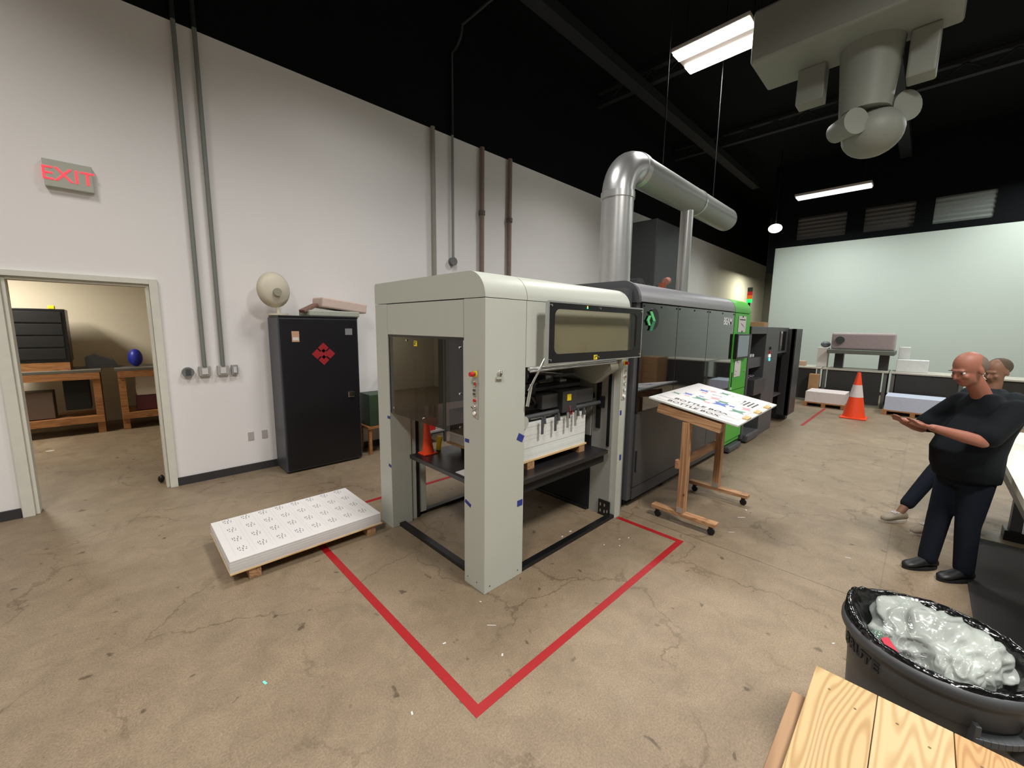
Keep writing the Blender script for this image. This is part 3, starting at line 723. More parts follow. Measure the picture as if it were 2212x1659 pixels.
# bits lying on the machine roofs
tag(MB().obox((2.95, 3.0, 2.405), (0.25, 0.05, 0), (-0.04, 0.2, 0), (0, 0, 0.006)).build('black_mat', MBLKMAT), 'thin black sheet lying on the grey feeder roof', 'sheet')
tag(MB().obox((5.9, 2.7, 2.515), (0.35, 0.05, 0), (-0.04, 0.2, 0), (0, 0, 0.008)).build('black_mat', MBLKMAT), 'thin black sheet lying on the charcoal machine roof', 'sheet')

# ================================================================== EASEL with printed board
ea = thing('tilted_stand', 'wooden H-base stand with a tilted white top on casters beside the charcoal machine', 'stand', (4.6, 1.6, 0))
for x in (4.0, 5.0):
    ft = bx('foot_rail', MSTUDY, ea, x, x + 0.09, 1.24, 1.90, 0.095, 0.135, 0.004)
    for y in (1.29, 1.84):
        m = MB().box(x + 0.025, x + 0.065, y - 0.02, y + 0.02, 0.07, 0.095).cyl((x + 0.035, y, 0.035), (x + 0.055, y, 0.035), 0.035, seg=16)
        m.build('caster', MBLACK, ft)
    bx('upright', MSTUD, ea, x + 0.005, x + 0.095, 1.56, 1.63, 0.135, 1.085, 0.003)
    m = MB().box(x - 0.003, x + 0.005, 1.565, 1.625, 0.136, 0.19); m.build('metal_plate', MSTEEL, ft)
    c0 = Vector((x + 0.05, 1.90, 1.19)); c1 = Vector((x + 0.05, 1.27, 1.19 - 0.63 * 0.1727))
    MB().bar(c0, c1, 0.088, 0.09).build('top_rail', MSTUDY, ea, 0.003)
bx('cross_bar', MSTUDX, ea, 3.98, 5.15, 1.625, 1.665, 0.60, 0.69, 0.003)
A = Vector((4.0, 2.0, 1.296)); r_ = Vector((0, -0.98540835, -0.1702069)); u_ = Vector((0.9997077, -0.00411506, 0.02382404)); n_ = -Vector((0.02417682, 0.17015714, -0.98512031))
def bp_(s, t, h=0.0): return A + r_ * s + u_ * t + n_ * h
def bplate(s0, s1, t0, t1, h0, h1, mi=0, mb=None):
    mb = mb or MB()
    return mb.obox(bp_((s0 + s1) / 2, (t0 + t1) / 2, (h0 + h1) / 2), r_ * (s1 - s0) / 2, u_ * (t1 - t0) / 2, n_ * (h1 - h0) / 2, mi)
bplate(0, 0.893, 0, 1.315, -0.018, 0).build('table_top', M('white_laminate', (206, 210, 206), 0.45), ea, 0.002)
# printed sheets on the board
MSB = M('print_blue', (84, 108, 178), 0.7); MSG = M('print_green', (92, 136, 116), 0.7); MSR = M('print_red', (206, 150, 152), 0.7)
def star(mb, s, t, w, h, rot, mi, hh, spikes=4):
    pts = []
    for k in range(8):
        a = k * PI / 4 + PI / 4; rr = 1.0 if k % 2 == 0 else 0.42
        x = w * rr * math.cos(a); y = h * rr * math.sin(a)
        pts.append(bp_(s + x * math.cos(rot) - y * math.sin(rot), t + x * math.sin(rot) + y * math.cos(rot), hh))
    top = [p + n_ * 0.0008 for p in pts]
    mb.add(pts + top, [tuple(range(8)), tuple(range(15, 7, -1))] + [(i, (i + 1) % 8, 8 + (i + 1) % 8, 8 + i) for i in range(8)], mi)
s1 = thing('printed_sheet', 'lower printed white sheet with black lettering on the tilted stand, mostly covered', 'printed sheet', A, 'printed sheets on the tilted stand')
bplate(0.03, 0.84, 0.03, 1.20, 0.0005, 0.002).build('sheet', MPAPER, s1)
v, f = text_mesh('BOTTLE BOX', 0.088, bp_(0.165, 0.075, 0.0025), r_, u_, 0.001, bold=0.002)
MB().add(v, f).build('lettering', MINKK, s1)
bplate(0.06, 0.82, 0.055, 0.058, 0.002, 0.003).build('rule_line', MINKK, s1)
s2 = thing('printed_sheet', 'upper printed white sheet with coloured star shapes on the tilted stand', 'printed sheet', A, 'printed sheets on the tilted stand')
bplate(0.02, 0.83, 0.165, 1.30, 0.0035, 0.005).build('sheet', MPAPER, s2)
v, f = text_mesh('BOTTLE BOX', 0.092, bp_(0.175, 0.215, 0.0055), r_, u_, 0.001, bold=0.002)
MB().add(v, f).build('lettering', MINKK, s2)
bplate(0.04, 0.80, 0.18, 0.183, 0.005, 0.006).build('rule_line', MINKK, s2)
m = MB()
H = 0.0055
for (s, t, w, h, ro, mi) in ((.089, .47, .05, .035, .1, 1), (.177, .589, .055, .04, .2, 0), (.331, .543, .085, .06, .05, 1), (.537, .56, .085, .07, .1, 0), (.526, .675, .07, .05, .2, 1),
                             (.209, .963, .06, .05, .2, 0), (.40, 1.099, .06, .05, 0, 1), (.419, .738, .06, .05, .3, 2), (.738, .468, .08, .06, .1, 1), (.761, .669, .05, .06, .3, 2),
                             (.556, .999, .04, .05, .1, 0), (.282, 1.043, .04, .04, .5, 2), (.43, .469, .04, .03, 0, 2), (.20, .50, .03, .02, .4, 2), (.30, .65, .035, .02, 0, 0),
                             (.25, .86, .035, .03, .2, 2), (.64, .60, .035, .03, .2, 0), (.62, .80, .03, .03, .2, 1)):
    star(m, s, t, w * 1.25, h * 1.5, ro, mi, H)
m.build('star_print', [MSB, MSG, MSR], s2)
v, f = text_mesh('EXTRUDE', 0.045, bp_(0.33, 0.88, H), r_, u_, 0.001)
MB().add(v, f).build('small_lettering', MINK, s2)
m = MB()
for k in range(4):
    for j in range(4):
        s0 = 0.64 + k * 0.042; t0 = 0.80 + j * 0.062
        bplate(s0, s0 + 0.018, t0, t0 + 0.048, H, H + 0.001, 0, m)
m.build('text_block', MINKK, s2)
m = MB(); ctr = bp_(0.571, 0.86, 0.02)
rnd = random.Random(3); pts = []
for j in range(5):
    for i in range(9):
        a = 2 * PI * i / 9; rr = 0.105 * (1 - (j / 4.0) ** 1.5) + 0.01
        rr *= rnd.uniform(0.65, 1.2)
        pts.append(bp_(0.571 + rr * math.cos(a), 0.86 + rr * 1.2 * math.sin(a), 0.006 + 0.045 * j / 4 * rnd.uniform(0.6, 1.4)))
fs = [(j * 9 + i, j * 9 + (i + 1) % 9, (j + 1) * 9 + (i + 1) % 9, (j + 1) * 9 + i) for j in range(4) for i in range(9)] + [tuple(range(36, 45)), tuple(range(8, -1, -1))]
tag(m.add(pts, fs).build('crumpled_tissue', M('tissue', (226, 230, 224), 0.8)), 'crumpled white tissue lying on the upper printed sheet', 'tissue')
m = MB()
n = 24; pe = [bp_(0.715 + 0.085 * math.cos(2 * PI * i / n), 0.305 + 0.055 * math.sin(2 * PI * i / n), 0.006) for i in range(n)]
m.add(pe + [p + n_ * 0.002 for p in pe], [tuple(range(n - 1, -1, -1)), tuple(range(n, 2 * n))] + [(i, (i + 1) % n, n + (i + 1) % n, n + i) for i in range(n)])
tag(m.build('paper_oval', M('off_white_card', (216, 218, 212), 0.7)), 'pale oval card cut-out near the front corner of the tilted stand', 'card')
for i, (t, nm) in enumerate(((0.333, 'front'), (0.693, 'middle'), (1.036, 'rear'))):
    tag(bplate(0.846, 0.892, t - 0.075, t + 0.045, 0.001, 0.016).build('wood_strip', MTAN), 'pale wooden strip on the right edge of the tilted stand, %s of three' % nm, 'wood strip', 'wooden strips on the tilted stand')

# ================================================================== WHITE SHEETS ON LOW PALLET
pl = thing('low_skid', 'low plywood skid on short wooden legs under the printed white sheets', 'skid', (1.1, 3.95, 0))
bx('board', MTAN, pl, 0.475, 1.715, 3.53, 4.40, 0.09, 0.102, 0.001)
for x in (0.60, 1.57): bx('leg', MSTUDY, pl, x, x + 0.085, 3.55, 4.36, 0.0, 0.09, 0.003)
ps = thing('sheet_stack', 'low stack of white sheets printed with rows of small grey marks on the floor skid', 'paper stack', (1.1, 3.95, 0.102))
m = MB()
for k in range(5):
    z0 = 0.102 + k * 0.0196; j = random.uniform(-0.002, 0.002)
    m.box(0.478 + j, 1.702 + j, 3.535 + j, 4.385, z0, z0 + 0.0194)
m.build('sheets', [MPAPER], ps, 0.0005)
m = MB(); zt = 0.2003; SX0, SX1, SY0, SY1 = 0.478, 1.702, 3.535, 4.385
for c in range(8):
    xc = SX0 + 0.085 + c * 0.143
    for xx in (xc - 0.030, xc + 0.088):
        m.box(xx, xx + 0.0012, SY0 + 0.07, SY1 - 0.05, zt, zt + 0.0004, 1)
    for r in range(4):
        yc = SY0 + 0.12 + r * 0.205
        for (dx, dy, w, h) in ((0, 0.05, 0.006, 0.035), (0.014, 0.06, 0.006, 0.03), (0.006, 0.02, 0.012, 0.014), (0.03, 0.03, 0.008, 0.03), (0.042, 0.065, 0.006, 0.035), (0.05, 0.02, 0.01, 0.014), (0.026, 0.0, 0.007, 0.02), (0.058, 0.045, 0.005, 0.02)):
            m.box(xc + dx, xc + dx + w, yc + dy, yc + dy + h, zt, zt + 0.0004, 0)
m.build('printed_marks', [M('mid_grey_ink', (128, 124, 128), 0.8), M('pale_grey_ink', (188, 184, 186), 0.8)], ps)

# ================================================================== PEOPLE
def capsule(mb, a, b, r0, r1, seg=14):
    mb.cyl(a, b, r0, r1, seg=seg); mb.ball(a, r0, seg, 8); mb.ball(b, r1, seg, 8)
def chain(mb, pts):
    for (p, r), (q, s) in zip(pts[:-1], pts[1:]): capsule(mb, p, q, r, s)
def loft(mb, rings, side, front, n=24):   # rings: centre, half width along side, half depth along front
    v = []
    for c, a, b in rings:
        c = Vector(c)
        for i in range(n):
            t = 2 * PI * i / n; ct, st_ = math.cos(t), math.sin(t)
            v.append(c + side * a * math.copysign(abs(ct) ** 0.85, ct) + front * b * math.copysign(abs(st_) ** 0.85, st_))
    f = [(j * n + i, j * n + (i + 1) % n, (j + 1) * n + (i + 1) % n, (j + 1) * n + i) for j in range(len(rings) - 1) for i in range(n)]
    f += [tuple(range(n))[::-1], tuple(range((len(rings) - 1) * n, len(rings) * n))]
    mb.add(v, f)
def head(mb, c, F, S, U, k=1.0):   # c = centre of the skull
    def P(f, s, u): return c + F * f * k + S * s * k + U * u * k
    def ell(p, rf, rs, ru):
        o = MB(); o.ball((0, 0, 0), (1, 1, 1), 18, 12)
        mb.add([p + F * (q.x * rf * k) + S * (q.y * rs * k) + U * (q.z * ru * k) for q in o.v], o.f)
    ell(P(-0.012, 0, 0.02), 0.098, 0.077, 0.098)          # cranium
    ell(P(0.030, 0, -0.045), 0.062, 0.060, 0.082)         # face
    ell(P(0.052, 0, -0.098), 0.034, 0.036, 0.026)         # chin
    ell(P(0.02, 0, -0.085), 0.055, 0.054, 0.035)          # jaw
    ell(P(0.083, 0, 0.012), 0.016, 0.05, 0.012)           # brow
    capsule(mb, P(0.088, 0, 0.0), P(0.112, 0, -0.038), 0.009 * k, 0.013 * k, 10)   # nose
    for s in (-1, 1):
        ell(P(0.10, s * 0.011, -0.042), 0.009, 0.009, 0.007)
        ell(P(0.070, s * 0.038, -0.035), 0.022, 0.020, 0.020)  # cheek
        ell(P(-0.005, s * 0.078, -0.02), 0.019, 0.009, 0.032)  # ear
    ell(P(0.088, 0, -0.066), 0.008, 0.024, 0.006)
    ell(P(0.086, 0, -0.076), 0.008, 0.021, 0.006)
    return P
def hand(mb, w, d, side, n, k=1.0, curl=0.5):
    # w wrist, d pointing direction, side = towards thumb, n = palm normal (fingers curl towards n)
    pc = w + d * 0.05 * k
    mb.obox(pc, d * 0.048 * k, side * 0.040 * k, n * 0.013 * k)
    for i, L in enumerate((0.072, 0.082, 0.076, 0.060)):
        off = side * (0.030 - 0.020 * i) * k
        p = w + d * 0.092 * k + off; dirn = (d + n * curl * 0.25).normalized(); r = (0.0092, 0.0095, 0.009, 0.008)[i] * k
        for j, fr in enumerate((0.45, 0.30, 0.25)):
            q = p + dirn * L * fr * k
            capsule(mb, p, q, r, r * 0.93, 8); p = q; r *= 0.93
            dirn = (dirn + n * curl * 0.45).normalized()
    p = w + d * 0.022 * k + side * 0.034 * k; dirn = (d * 0.7 + side * 0.75 + n * 0.25).normalized(); r = 0.011 * k
    for L in (0.042, 0.032, 0.026):
        q = p + dirn * L * k; capsule(mb, p, q, r, r * 0.92, 8); p = q; r *= 0.92; dirn = (dirn + d * 0.35).normalized()

U = Vector((0, 0, 1))
def shoe(mb_, ms_, ankle, toe_dir, L=0.29, w=0.048):
    td = Vector(toe_dir).normalized(); sd_ = td.cross(U).normalized(); a = Vector(ankle); base = Vector((a.x, a.y, 0)) 
    rings = []
    for t, hw, hh in ((-0.085, 0.025, 0.045), (-0.07, 0.036, 0.075), (-0.02, 0.038, 0.095), (0.04, 0.040, 0.085), (0.10, w * 0.95, 0.062), (0.15, w, 0.05), (0.185, w * 0.8, 0.04), (0.205, 0.02, 0.025)):
        rings.append((base + td * t, hw, hh))
    n = 14; v = []
    for c, hw, hh in rings:
        for i in range(n):
            an = 2 * PI * i / n
            v.append(c + sd_ * hw * math.cos(an) + U * (0.018 + hh / 2 + hh / 2 * math.sin(an)))
    f = [(j * n + i, j * n + (i + 1) % n, (j + 1) * n + (i + 1) % n, (j + 1) * n + i) for j in range(len(rings) - 1) for i in range(n)]
    f += [tuple(range(n))[::-1], tuple(range((len(rings) - 1) * n, len(rings) * n))]
    mb_.add(v, f, 0, True)
    out = [base + td * (0.06 + 0.152 * math.cos(2 * PI * i / 20)) + sd_ * ((w + 0.004) * math.sin(2 * PI * i / 20)) for i in range(20)]
    ms_.add([p + U * 0.0 for p in out] + [p + U * 0.022 for p in out], [tuple(range(20))[::-1], tuple(range(20, 40))] + [(i, (i + 1) % 20, 20 + (i + 1) % 20, 20 + i) for i in range(20)])

# --- the man reading, seen from his left side
F1 = Vector((-0.715, 0.699, 0)).normalized(); S1 = Vector((-0.699, -0.715, 0)).normalized()   # S1 = his left, towards the camera
p1 = thing('person', 'balding person in a dark navy short-sleeved shirt and jeans holding both forearms out', 'person', (4.88, -0.38, 0))
def Q(f, s, u, o=Vector((4.90, -0.40, 0))): return o + F1 * f + S1 * s + U * u
body = MB()
hc = Q(0.215, 0.0, 1.735)
lean = (F1 * 0.25 + U).normalized()
FF = (F1 - U * 0.42).normalized(); HU = (U + F1 * 0.42).normalized()
head(body, hc, FF, S1, HU, 1.06)
chain(body, [(Q(0.05, 0, 1.48), 0.062), (Q(0.13, 0, 1.60), 0.058), (Q(0.185, 0, 1.68), 0.055)])
loft(body, [(Q(0.09, 0, 0.90), 0.16, 0.12), (Q(0.09, 0, 1.05), 0.165, 0.14), (Q(0.05, 0, 1.25), 0.17, 0.13), (Q(0.02, 0, 1.42), 0.18, 0.11), (Q(0.05, 0, 1.5), 0.09, 0.07)], S1, F1)
for sgn in (-1, 1):
    sh = Q(0.02, sgn * 0.185, 1.435); el = Q(0.275, sgn * 0.225, 1.205); wr = Q(0.56, sgn * (0.13 if sgn > 0 else 0.10), 1.285)
    chain(body, [(sh, 0.06), (sh.lerp(el, 0.5), 0.052), (el, 0.043)])
    chain(body, [(el, 0.044), (el.lerp(wr, 0.35), 0.046), (wr, 0.029)])
    d = (wr - el).normalized(); n = (U - d * U.dot(d)).normalized(); sd2 = (-S1 * sgn); sd2 = (sd2 - d * sd2.dot(d)).normalized()
    hand(body, wr, d, sd2, n, 1.0, 0.55)
for hp, kn, an in ((Q(0.08, -0.09, 0.90), Q(0.15, -0.09, 0.48), Q(0.19, -0.09, 0.09)), (Q(0.08, 0.08, 0.90), Q(0.10, 0.08, 0.48), Q(0.07, 0.08, 0.09))):
    chain(body, [(hp, 0.085), (kn, 0.055), (kn.lerp(an, 0.35), 0.055), (an, 0.036)])
remeshed(body, 'body', MSKIN, p1, 0.0085, 3)
sh_ = MB()
loft(sh_, [(Q(0.09, 0, 0.845), 0.19, 0.175), (Q(0.11, 0, 0.95), 0.20, 0.195), (Q(0.12, 0, 1.08), 0.205, 0.20), (Q(0.07, 0, 1.22), 0.20, 0.18), (Q(0.0, 0, 1.35), 0.205, 0.15), (Q(0.01, 0, 1.44), 0.19, 0.125), (Q(0.04, 0, 1.51), 0.10, 0.085), (Q(0.06, 0, 1.54), 0.075, 0.072)], S1, F1)
for sgn in (-1, 1):
    sh = Q(0.015, sgn * 0.185, 1.44); el = Q(0.265, sgn * 0.225, 1.21)
    chain(sh_, [(sh, 0.082), (sh.lerp(el, 0.55), 0.083), (sh.lerp(el, 0.85), 0.082)])
remeshed(sh_, 'shirt', MNAVY, p1, 0.013, 4)
tr = MB()
loft(tr, [(Q(0.08, 0, 0.78), 0.165, 0.125), (Q(0.09, 0, 0.9), 0.17, 0.135), (Q(0.09, 0, 1.0), 0.16, 0.135)], S1, F1)
for hp, kn, an in ((Q(0.08, -0.09, 0.88), Q(0.15, -0.09, 0.48), Q(0.19, -0.09, 0.10)), (Q(0.08, 0.08, 0.88), Q(0.10, 0.08, 0.48), Q(0.07, 0.08, 0.10))):
    chain(tr, [(hp, 0.105), (hp.lerp(kn, 0.5), 0.092), (kn, 0.076), (kn.lerp(an, 0.5), 0.070), (an, 0.064)])
remeshed(tr, 'trousers', MJEAN, p1, 0.012, 4)
for an in (Q(0.19, -0.09, 0.09), Q(0.07, 0.08, 0.09)):
    a_, b_ = MB(), MB(); shoe(a_, b_, an, F1 + S1 * 0.05)
    so = a_.build('shoe', MSHOEB, p1); b_.build('sole', MBLKMAT, so)
# short hair band round the back of the head
hr = MB()
def hell(mb, p, rf, rs, ru):
    o = MB(); o.ball((0, 0, 0), (1, 1, 1), 18, 12)
    mb.add([p + FF * (q.x * rf) + S1 * (q.y * rs) + HU * (q.z * ru) for q in o.v if True], o.f)
hell(hr, hc - FF * 0.040 + HU * 0.012, 0.084, 0.0865, 0.086)
remeshed(hr, 'hair', MHAIRG, p1, 0.008, 3)
def face_bits(par, hc, F, S, U_, k, browm):
    for sg in (-1, 1):
        c = hc + F * 0.0745 * k + S * sg * 0.031 * k - U_ * 0.008 * k
        MB().ball(c, 0.0112 * k, 12, 8).build('eye', MPAPER, par)
        MB().ball(c + F * 0.0095 * k, 0.0055 * k, 8, 6).build('iris', MBLKMAT, par)
        MB().bar(c + U_ * 0.022 * k + F * 0.019 * k - S * 0.017 * k, c + U_ * 0.022 * k + F * 0.019 * k + S * 0.017 * k, 0.006, 0.006).build('eyebrow', browm, par)
    MB().bar(hc + F * 0.097 * k - U_ * 0.071 * k - S * 0.02 * k, hc + F * 0.097 * k - U_ * 0.071 * k + S * 0.02 * k, 0.004, 0.004).build('mouth', M('lip', (120, 62, 56), 0.6), par)
face_bits(p1, hc, FF, S1, HU, 1.06, MHAIRG)
# --- second person leaning on the table behind
F2 = Vector((-0.80, 0.60, 0)).normalized(); S2 = Vector((-0.60, -0.80, 0)).normalized()
p2 = thing('person', 'dark-haired person in a slate shirt and beige sneakers leaning back on the white table', 'person', (6.25, -0.55, 0))
def Q2(f, s, u, o=Vector((6.31, -0.465, 0))): return o + F2 * f + S2 * s + U * u
b2 = MB(); hc2 = Q2(-0.11, 0.0, 1.63)
head(b2, hc2, (F2 - U * 0.3).normalized(), S2, (U + F2 * 0.3).normalized(), 1.03)
chain(b2, [(Q2(-0.10, 0, 1.38), 0.058), (Q2(-0.12, 0, 1.56), 0.053)])
loft(b2, [(Q2(0, 0, 0.86), 0.155, 0.12), (Q2(-0.04, 0, 1.1), 0.15, 0.12), (Q2(-0.10, 0, 1.34), 0.17, 0.11), (Q2(-0.10, 0, 1.43), 0.09, 0.07)], S2, F2)
for sgn in (-1, 1):
    shp = Q2(-0.10, sgn * 0.18, 1.36); el = Q2(-0.04, sgn * 0.24, 1.10); wr = Q2(0.20, sgn * 0.10, 1.08)
    chain(b2, [(shp, 0.055), (el, 0.042)]); chain(b2, [(el, 0.043), (wr, 0.028)])
    d = (wr - el).normalized(); n = (U - d * U.dot(d)).normalized(); sd2 = -S2 * sgn; sd2 = (sd2 - d * sd2.dot(d)).normalized()
    hand(b2, wr, d, sd2, n, 0.95, 0.6)
LEG2 = ((Q2(0, -0.09, 0.86), Q2(0.33, -0.10, 0.50), Q2(0.64, -0.11, 0.09)), (Q2(0, 0.09, 0.86), Q2(0.34, 0.11, 0.50), Q2(0.62, 0.16, 0.09)))
for hp, kn, an in LEG2:
    chain(b2, [(hp, 0.08), (kn, 0.053), (kn.lerp(an, 0.35), 0.052), (an, 0.034)])
remeshed(b2, 'body', MSKIN2, p2, 0.0095, 3)
s_ = MB()
loft(s_, [(Q2(0.02, 0, 0.86), 0.18, 0.145), (Q2(-0.02, 0, 1.0), 0.18, 0.15), (Q2(-0.06, 0, 1.2), 0.185, 0.145), (Q2(-0.10, 0, 1.36), 0.18, 0.12), (Q2(-0.10, 0, 1.45), 0.08, 0.075)], S2, F2)
for sgn in (-1, 1):
    shp = Q2(-0.10, sgn * 0.18, 1.365); el = Q2(-0.045, sgn * 0.235, 1.13)
    chain(s_, [(shp, 0.076), (shp.lerp(el, 0.85), 0.072)])
remeshed(s_, 'shirt', MSLATE, p2, 0.014, 4)
t2 = MB()
loft(t2, [(Q2(0.02, 0, 0.76), 0.16, 0.12), (Q2(0, 0, 0.9), 0.165, 0.125), (Q2(0, 0, 0.96), 0.15, 0.12)], S2, F2)
for hp, kn, an in LEG2:
    chain(t2, [(hp, 0.098), (kn, 0.072), (kn.lerp(an, 0.75), 0.062)])
remeshed(t2, 'trousers', MJEAN, p2, 0.013, 4)
for an in (LEG2[0][2], LEG2[1][2]):
    a_, b_ = MB(), MB(); shoe(a_, b_, an, F2)
    so = a_.build('shoe', MSHOET, p2); b_.build('sole', M('pale_sole', (198, 190, 176), 0.7), so)
    lm = MB(); td = F2; base = Vector((an.x, an.y, 0))
    for t in (0.035, 0.06, 0.085): lm.bar(base + td * t + S2 * 0.03 + U * 0.098, base + td * t - S2 * 0.03 + U * 0.098, 0.008, 0.006)
    lm.build('laces', MPAPER, so)
hr = MB()
o_ = MB(); o_.ball((0, 0, 0), (1, 1, 1), 18, 12)
hr.add([hc2 + F2 * (q.x * 0.10 - 0.028) + S2 * (q.y * 0.087) + U * (q.z * 0.088 + 0.045) for q in o_.v], o_.f)
remeshed(hr, 'hair', MHAIRB, p2, 0.009, 3)

# ================================================================== WHITE TABLE ON THE RIGHT + MAT
tb = thing('work_table', 'long white-topped table at the right edge behind the persons', 'table', (5.6, -1.3, 0))
m = MB().prism([(3.2, -0.56), (6.9, -0.60), (7.15, -0.64), (7.25, -0.75), (7.25, -2.1), (3.2, -2.1)], 'z', 0.84, 0.90)
m.build('table_top', M('ivory_laminate', (220, 222, 205), 0.4), tb, 0.01)
bx('apron', M('pinkish_grey_rail', (140, 124, 118), 0.5), tb, 3.3, 7.15, -0.70, -0.66, 0.70, 0.84)
bx('side_rail', MDARK, tb, 3.3, 7.15, -0.74, -0.70, 0.52, 0.66)
for x in (3.5, 6.1):
    for y in (-0.84, -2.0):
        lg = bx('leg', MDARK, tb, x, x + 0.10, y, y + 0.08, 0.1, 0.84, 0.003)
        MB().box(x - 0.03, x + 0.15, y - 0.03, y + 0.11, 0.0, 0.1).build('foot_block', MBLACK, lg, 0.005)
tag(MB().box(2.85, 5.92, -2.6, -0.44, 0.0, 0.012).build('rubber_mat', M('black_rubber_mat', (52, 50, 49), 0.75, var=0.1, scale=30), None, 0.004), 'dark rubber floor mat under the white-topped table at the right', 'mat')

# ================================================================== RUBBISH BIN
BC = Vector((2.33, -0.157, 0)); BR = 0.295
bn = thing('rubbish_bin', 'big round dark grey plastic rubbish bin in the lower right corner', 'rubbish bin', BC)
prof = [(0.0, 0.0), (0.235, 0.0), (0.24, 0.01), (0.262, 0.5), (0.268, 0.60), (0.276, 0.605), (0.281, 0.69), (0.283, 0.70), (0.296, 0.703), (0.302, 0.715), (0.302, 0.735), (0.296, 0.75), (0.286, 0.752), (0.281, 0.742), (0.272, 0.70), (0.26, 0.5), (0.232, 0.03), (0.0, 0.02)]
MB().lathe(prof, BC, 72).build('shell', MBIN, bn)
for a0 in (-140, 40):
    m = MB()
    for k in range(9):
        a = math.radians(a0 - 16 + 4 * k)
        rr = 0.285
        m.obox(BC + Vector((rr * math.cos(a), rr * math.sin(a), 0.575)), Vector((math.cos(a), math.sin(a), 0)) * 0.018, Vector((-math.sin(a), math.cos(a), 0)) * 0.0105, Vector((0, 0, 0.012)))
    for a1 in (a0 - 17, a0 + 17):
        a = math.radians(a1); m.obox(BC + Vector((0.281 * math.cos(a), 0.281 * math.sin(a), 0.56)), Vector((math.cos(a), math.sin(a), 0)) * 0.02, Vector((-math.sin(a), math.cos(a), 0)) * 0.008, Vector((0, 0, 0.07)))
    m.build('handle', MBIN, bn, 0.002)
# moulded lettering round the shell
m = MB()
word = 'BRUTE'; cx = {'B': 0, 'R': 1, 'U': 2, 'T': 3, 'E': 4}
for i, ch in enumerate(word):
    a = math.radians(112 + i * 8.3)
    c = BC + Vector((0.281 * math.cos(a), 0.281 * math.sin(a), 0.632)); rt = Vector((-math.sin(a), math.cos(a), 0))
    v, f = text_mesh(ch, 0.058, c - rt * 0.018, rt, (0, 0, 1), 0.006, bold=0.002)
    m.add(v, f)
m.build('lettering', M('black_print', (36, 37, 38), 0.5), bn)
# liner
def liner():
    mb = MB(); seg = 120; rings = [(0.296, 0.742, 0.0), (0.290, 0.762, 0.004), (0.276, 0.764, 0.010), (0.262, 0.745, 0.016), (0.245, 0.715, 0.022), (0.225, 0.69, 0.024), (0.20, 0.665, 0.02), (0.12, 0.64, 0.01)]
    v = []
    for r, z, am in rings:
        for i in range(seg):
            t = 2 * PI * i / seg
            nn = noise.noise(Vector((math.cos(t) * 5, math.sin(t) * 5, z * 22))) + 0.6 * noise.noise(Vector((math.cos(t) * 16, math.sin(t) * 16, z * 40)))
            rr = r + am * nn * 1.3; zz = z + am * nn * 1.5
            if r > 0.2: zz += 0.035 * max(0, math.cos(t - 1.6)) ** 4 * (1 if am > 0 else 0)
            v.append(BC + Vector((rr * math.cos(t), rr * math.sin(t), zz)))
    f = [(j * seg + i, j * seg + (i + 1) % seg, (j + 1) * seg + (i + 1) % seg, (j + 1) * seg + i) for j in range(len(rings) - 1) for i in range(seg)]
    f.append(tuple(range((len(rings) - 1) * seg, len(rings) * seg)))
    return mb.add(v, f, 0, True)
tag(liner().build('bin_liner', MBAGB), 'shiny black bin liner folded over the rim of the grey rubbish bin', 'bin liner')
def bag(cx, cy, cz, rx, ry, rz, seed, mat, name, label, rough=0.22):
    bmx = bmesh.new(); bmesh.ops.create_icosphere(bmx, subdivisions=5, radius=1)
    for vtx in bmx.verts:
        p = vtx.co.copy(); q = p * 1.6 + Vector((seed, seed * 2, 0))
        d = 1 + rough * noise.noise(q) + 0.16 * (1 - abs(noise.noise(Vector((p.x * 1.2 + p.y * 2.6 + seed, p.y * 1.2 - p.x * 0.6, p.z * 2 + 3))) * 2.2)) - 0.08 + 0.05 * (1 - abs(noise.noise(Vector((p.x * 2.2 + p.y * 6.5, p.y * 1.5 + seed, p.z * 3 + 1))) * 2))
        vtx.co = Vector((p.x * rx * d, p.y * ry * d, max(p.z, -0.5) * rz * d))
    me = bpy.data.meshes.new(name); bmx.to_mesh(me); bmx.free()
    for p in me.polygons: p.use_smooth = True
    me.materials.append(mat); o = bpy.data.objects.new(name, me); COL.objects.link(o); o.location = BC + Vector((cx, cy, cz))
    return tag(o, label, 'plastic bag')
def bag_mat(name, col, a=0.55):
    m = M(name, col, 0.2, var=0.12, scale=6, bump=0.25, bscale=9, spec=0.7)
    nt = m.node_tree; b = nt.nodes['Principled BSDF']; b.inputs['Alpha'].default_value = a
    return m
BG = bag_mat('cloudy_polythene', (196, 203, 196), 0.5)
bag(0.065, 0.02, 0.70, 0.175, 0.185, 0.115, 1.3, BG, 'plastic_bag', 'large translucent white plastic bag heaped in the middle of the rubbish bin')
bag(-0.075, -0.06, 0.695, 0.10, 0.075, 0.075, 4.1, BG, 'plastic_bag', 'smaller crumpled white plastic bag at the front of the rubbish bin')
bag(0.07, -0.135, 0.69, 0.14, 0.09, 0.085, 7.7, BG, 'plastic_bag', 'translucent white plastic bag at the right side of the rubbish bin')
tag(MB().obox(BC + Vector((-0.165, 0.13, 0.725)), (0.03, 0.02, 0.01), (-0.008, 0.014, 0), (0, 0, 0.004)).build('wrapper', M('crimson_wrapper', (170, 25, 50), 0.4)), 'small crimson wrapper poking out beside the large bag in the bin', 'wrapper')
m = MB().ball(BC + Vector((-0.13, 0.17, 0.70)), (0.035, 0.035, 0.05), 14, 10)
tag(m.build('bottle', M('green_bottle_glass', (90, 110, 96), 0.08, var=0.05, spec=0.8)), 'greyish green plastic bottle tucked against the liner in the bin', 'bottle')

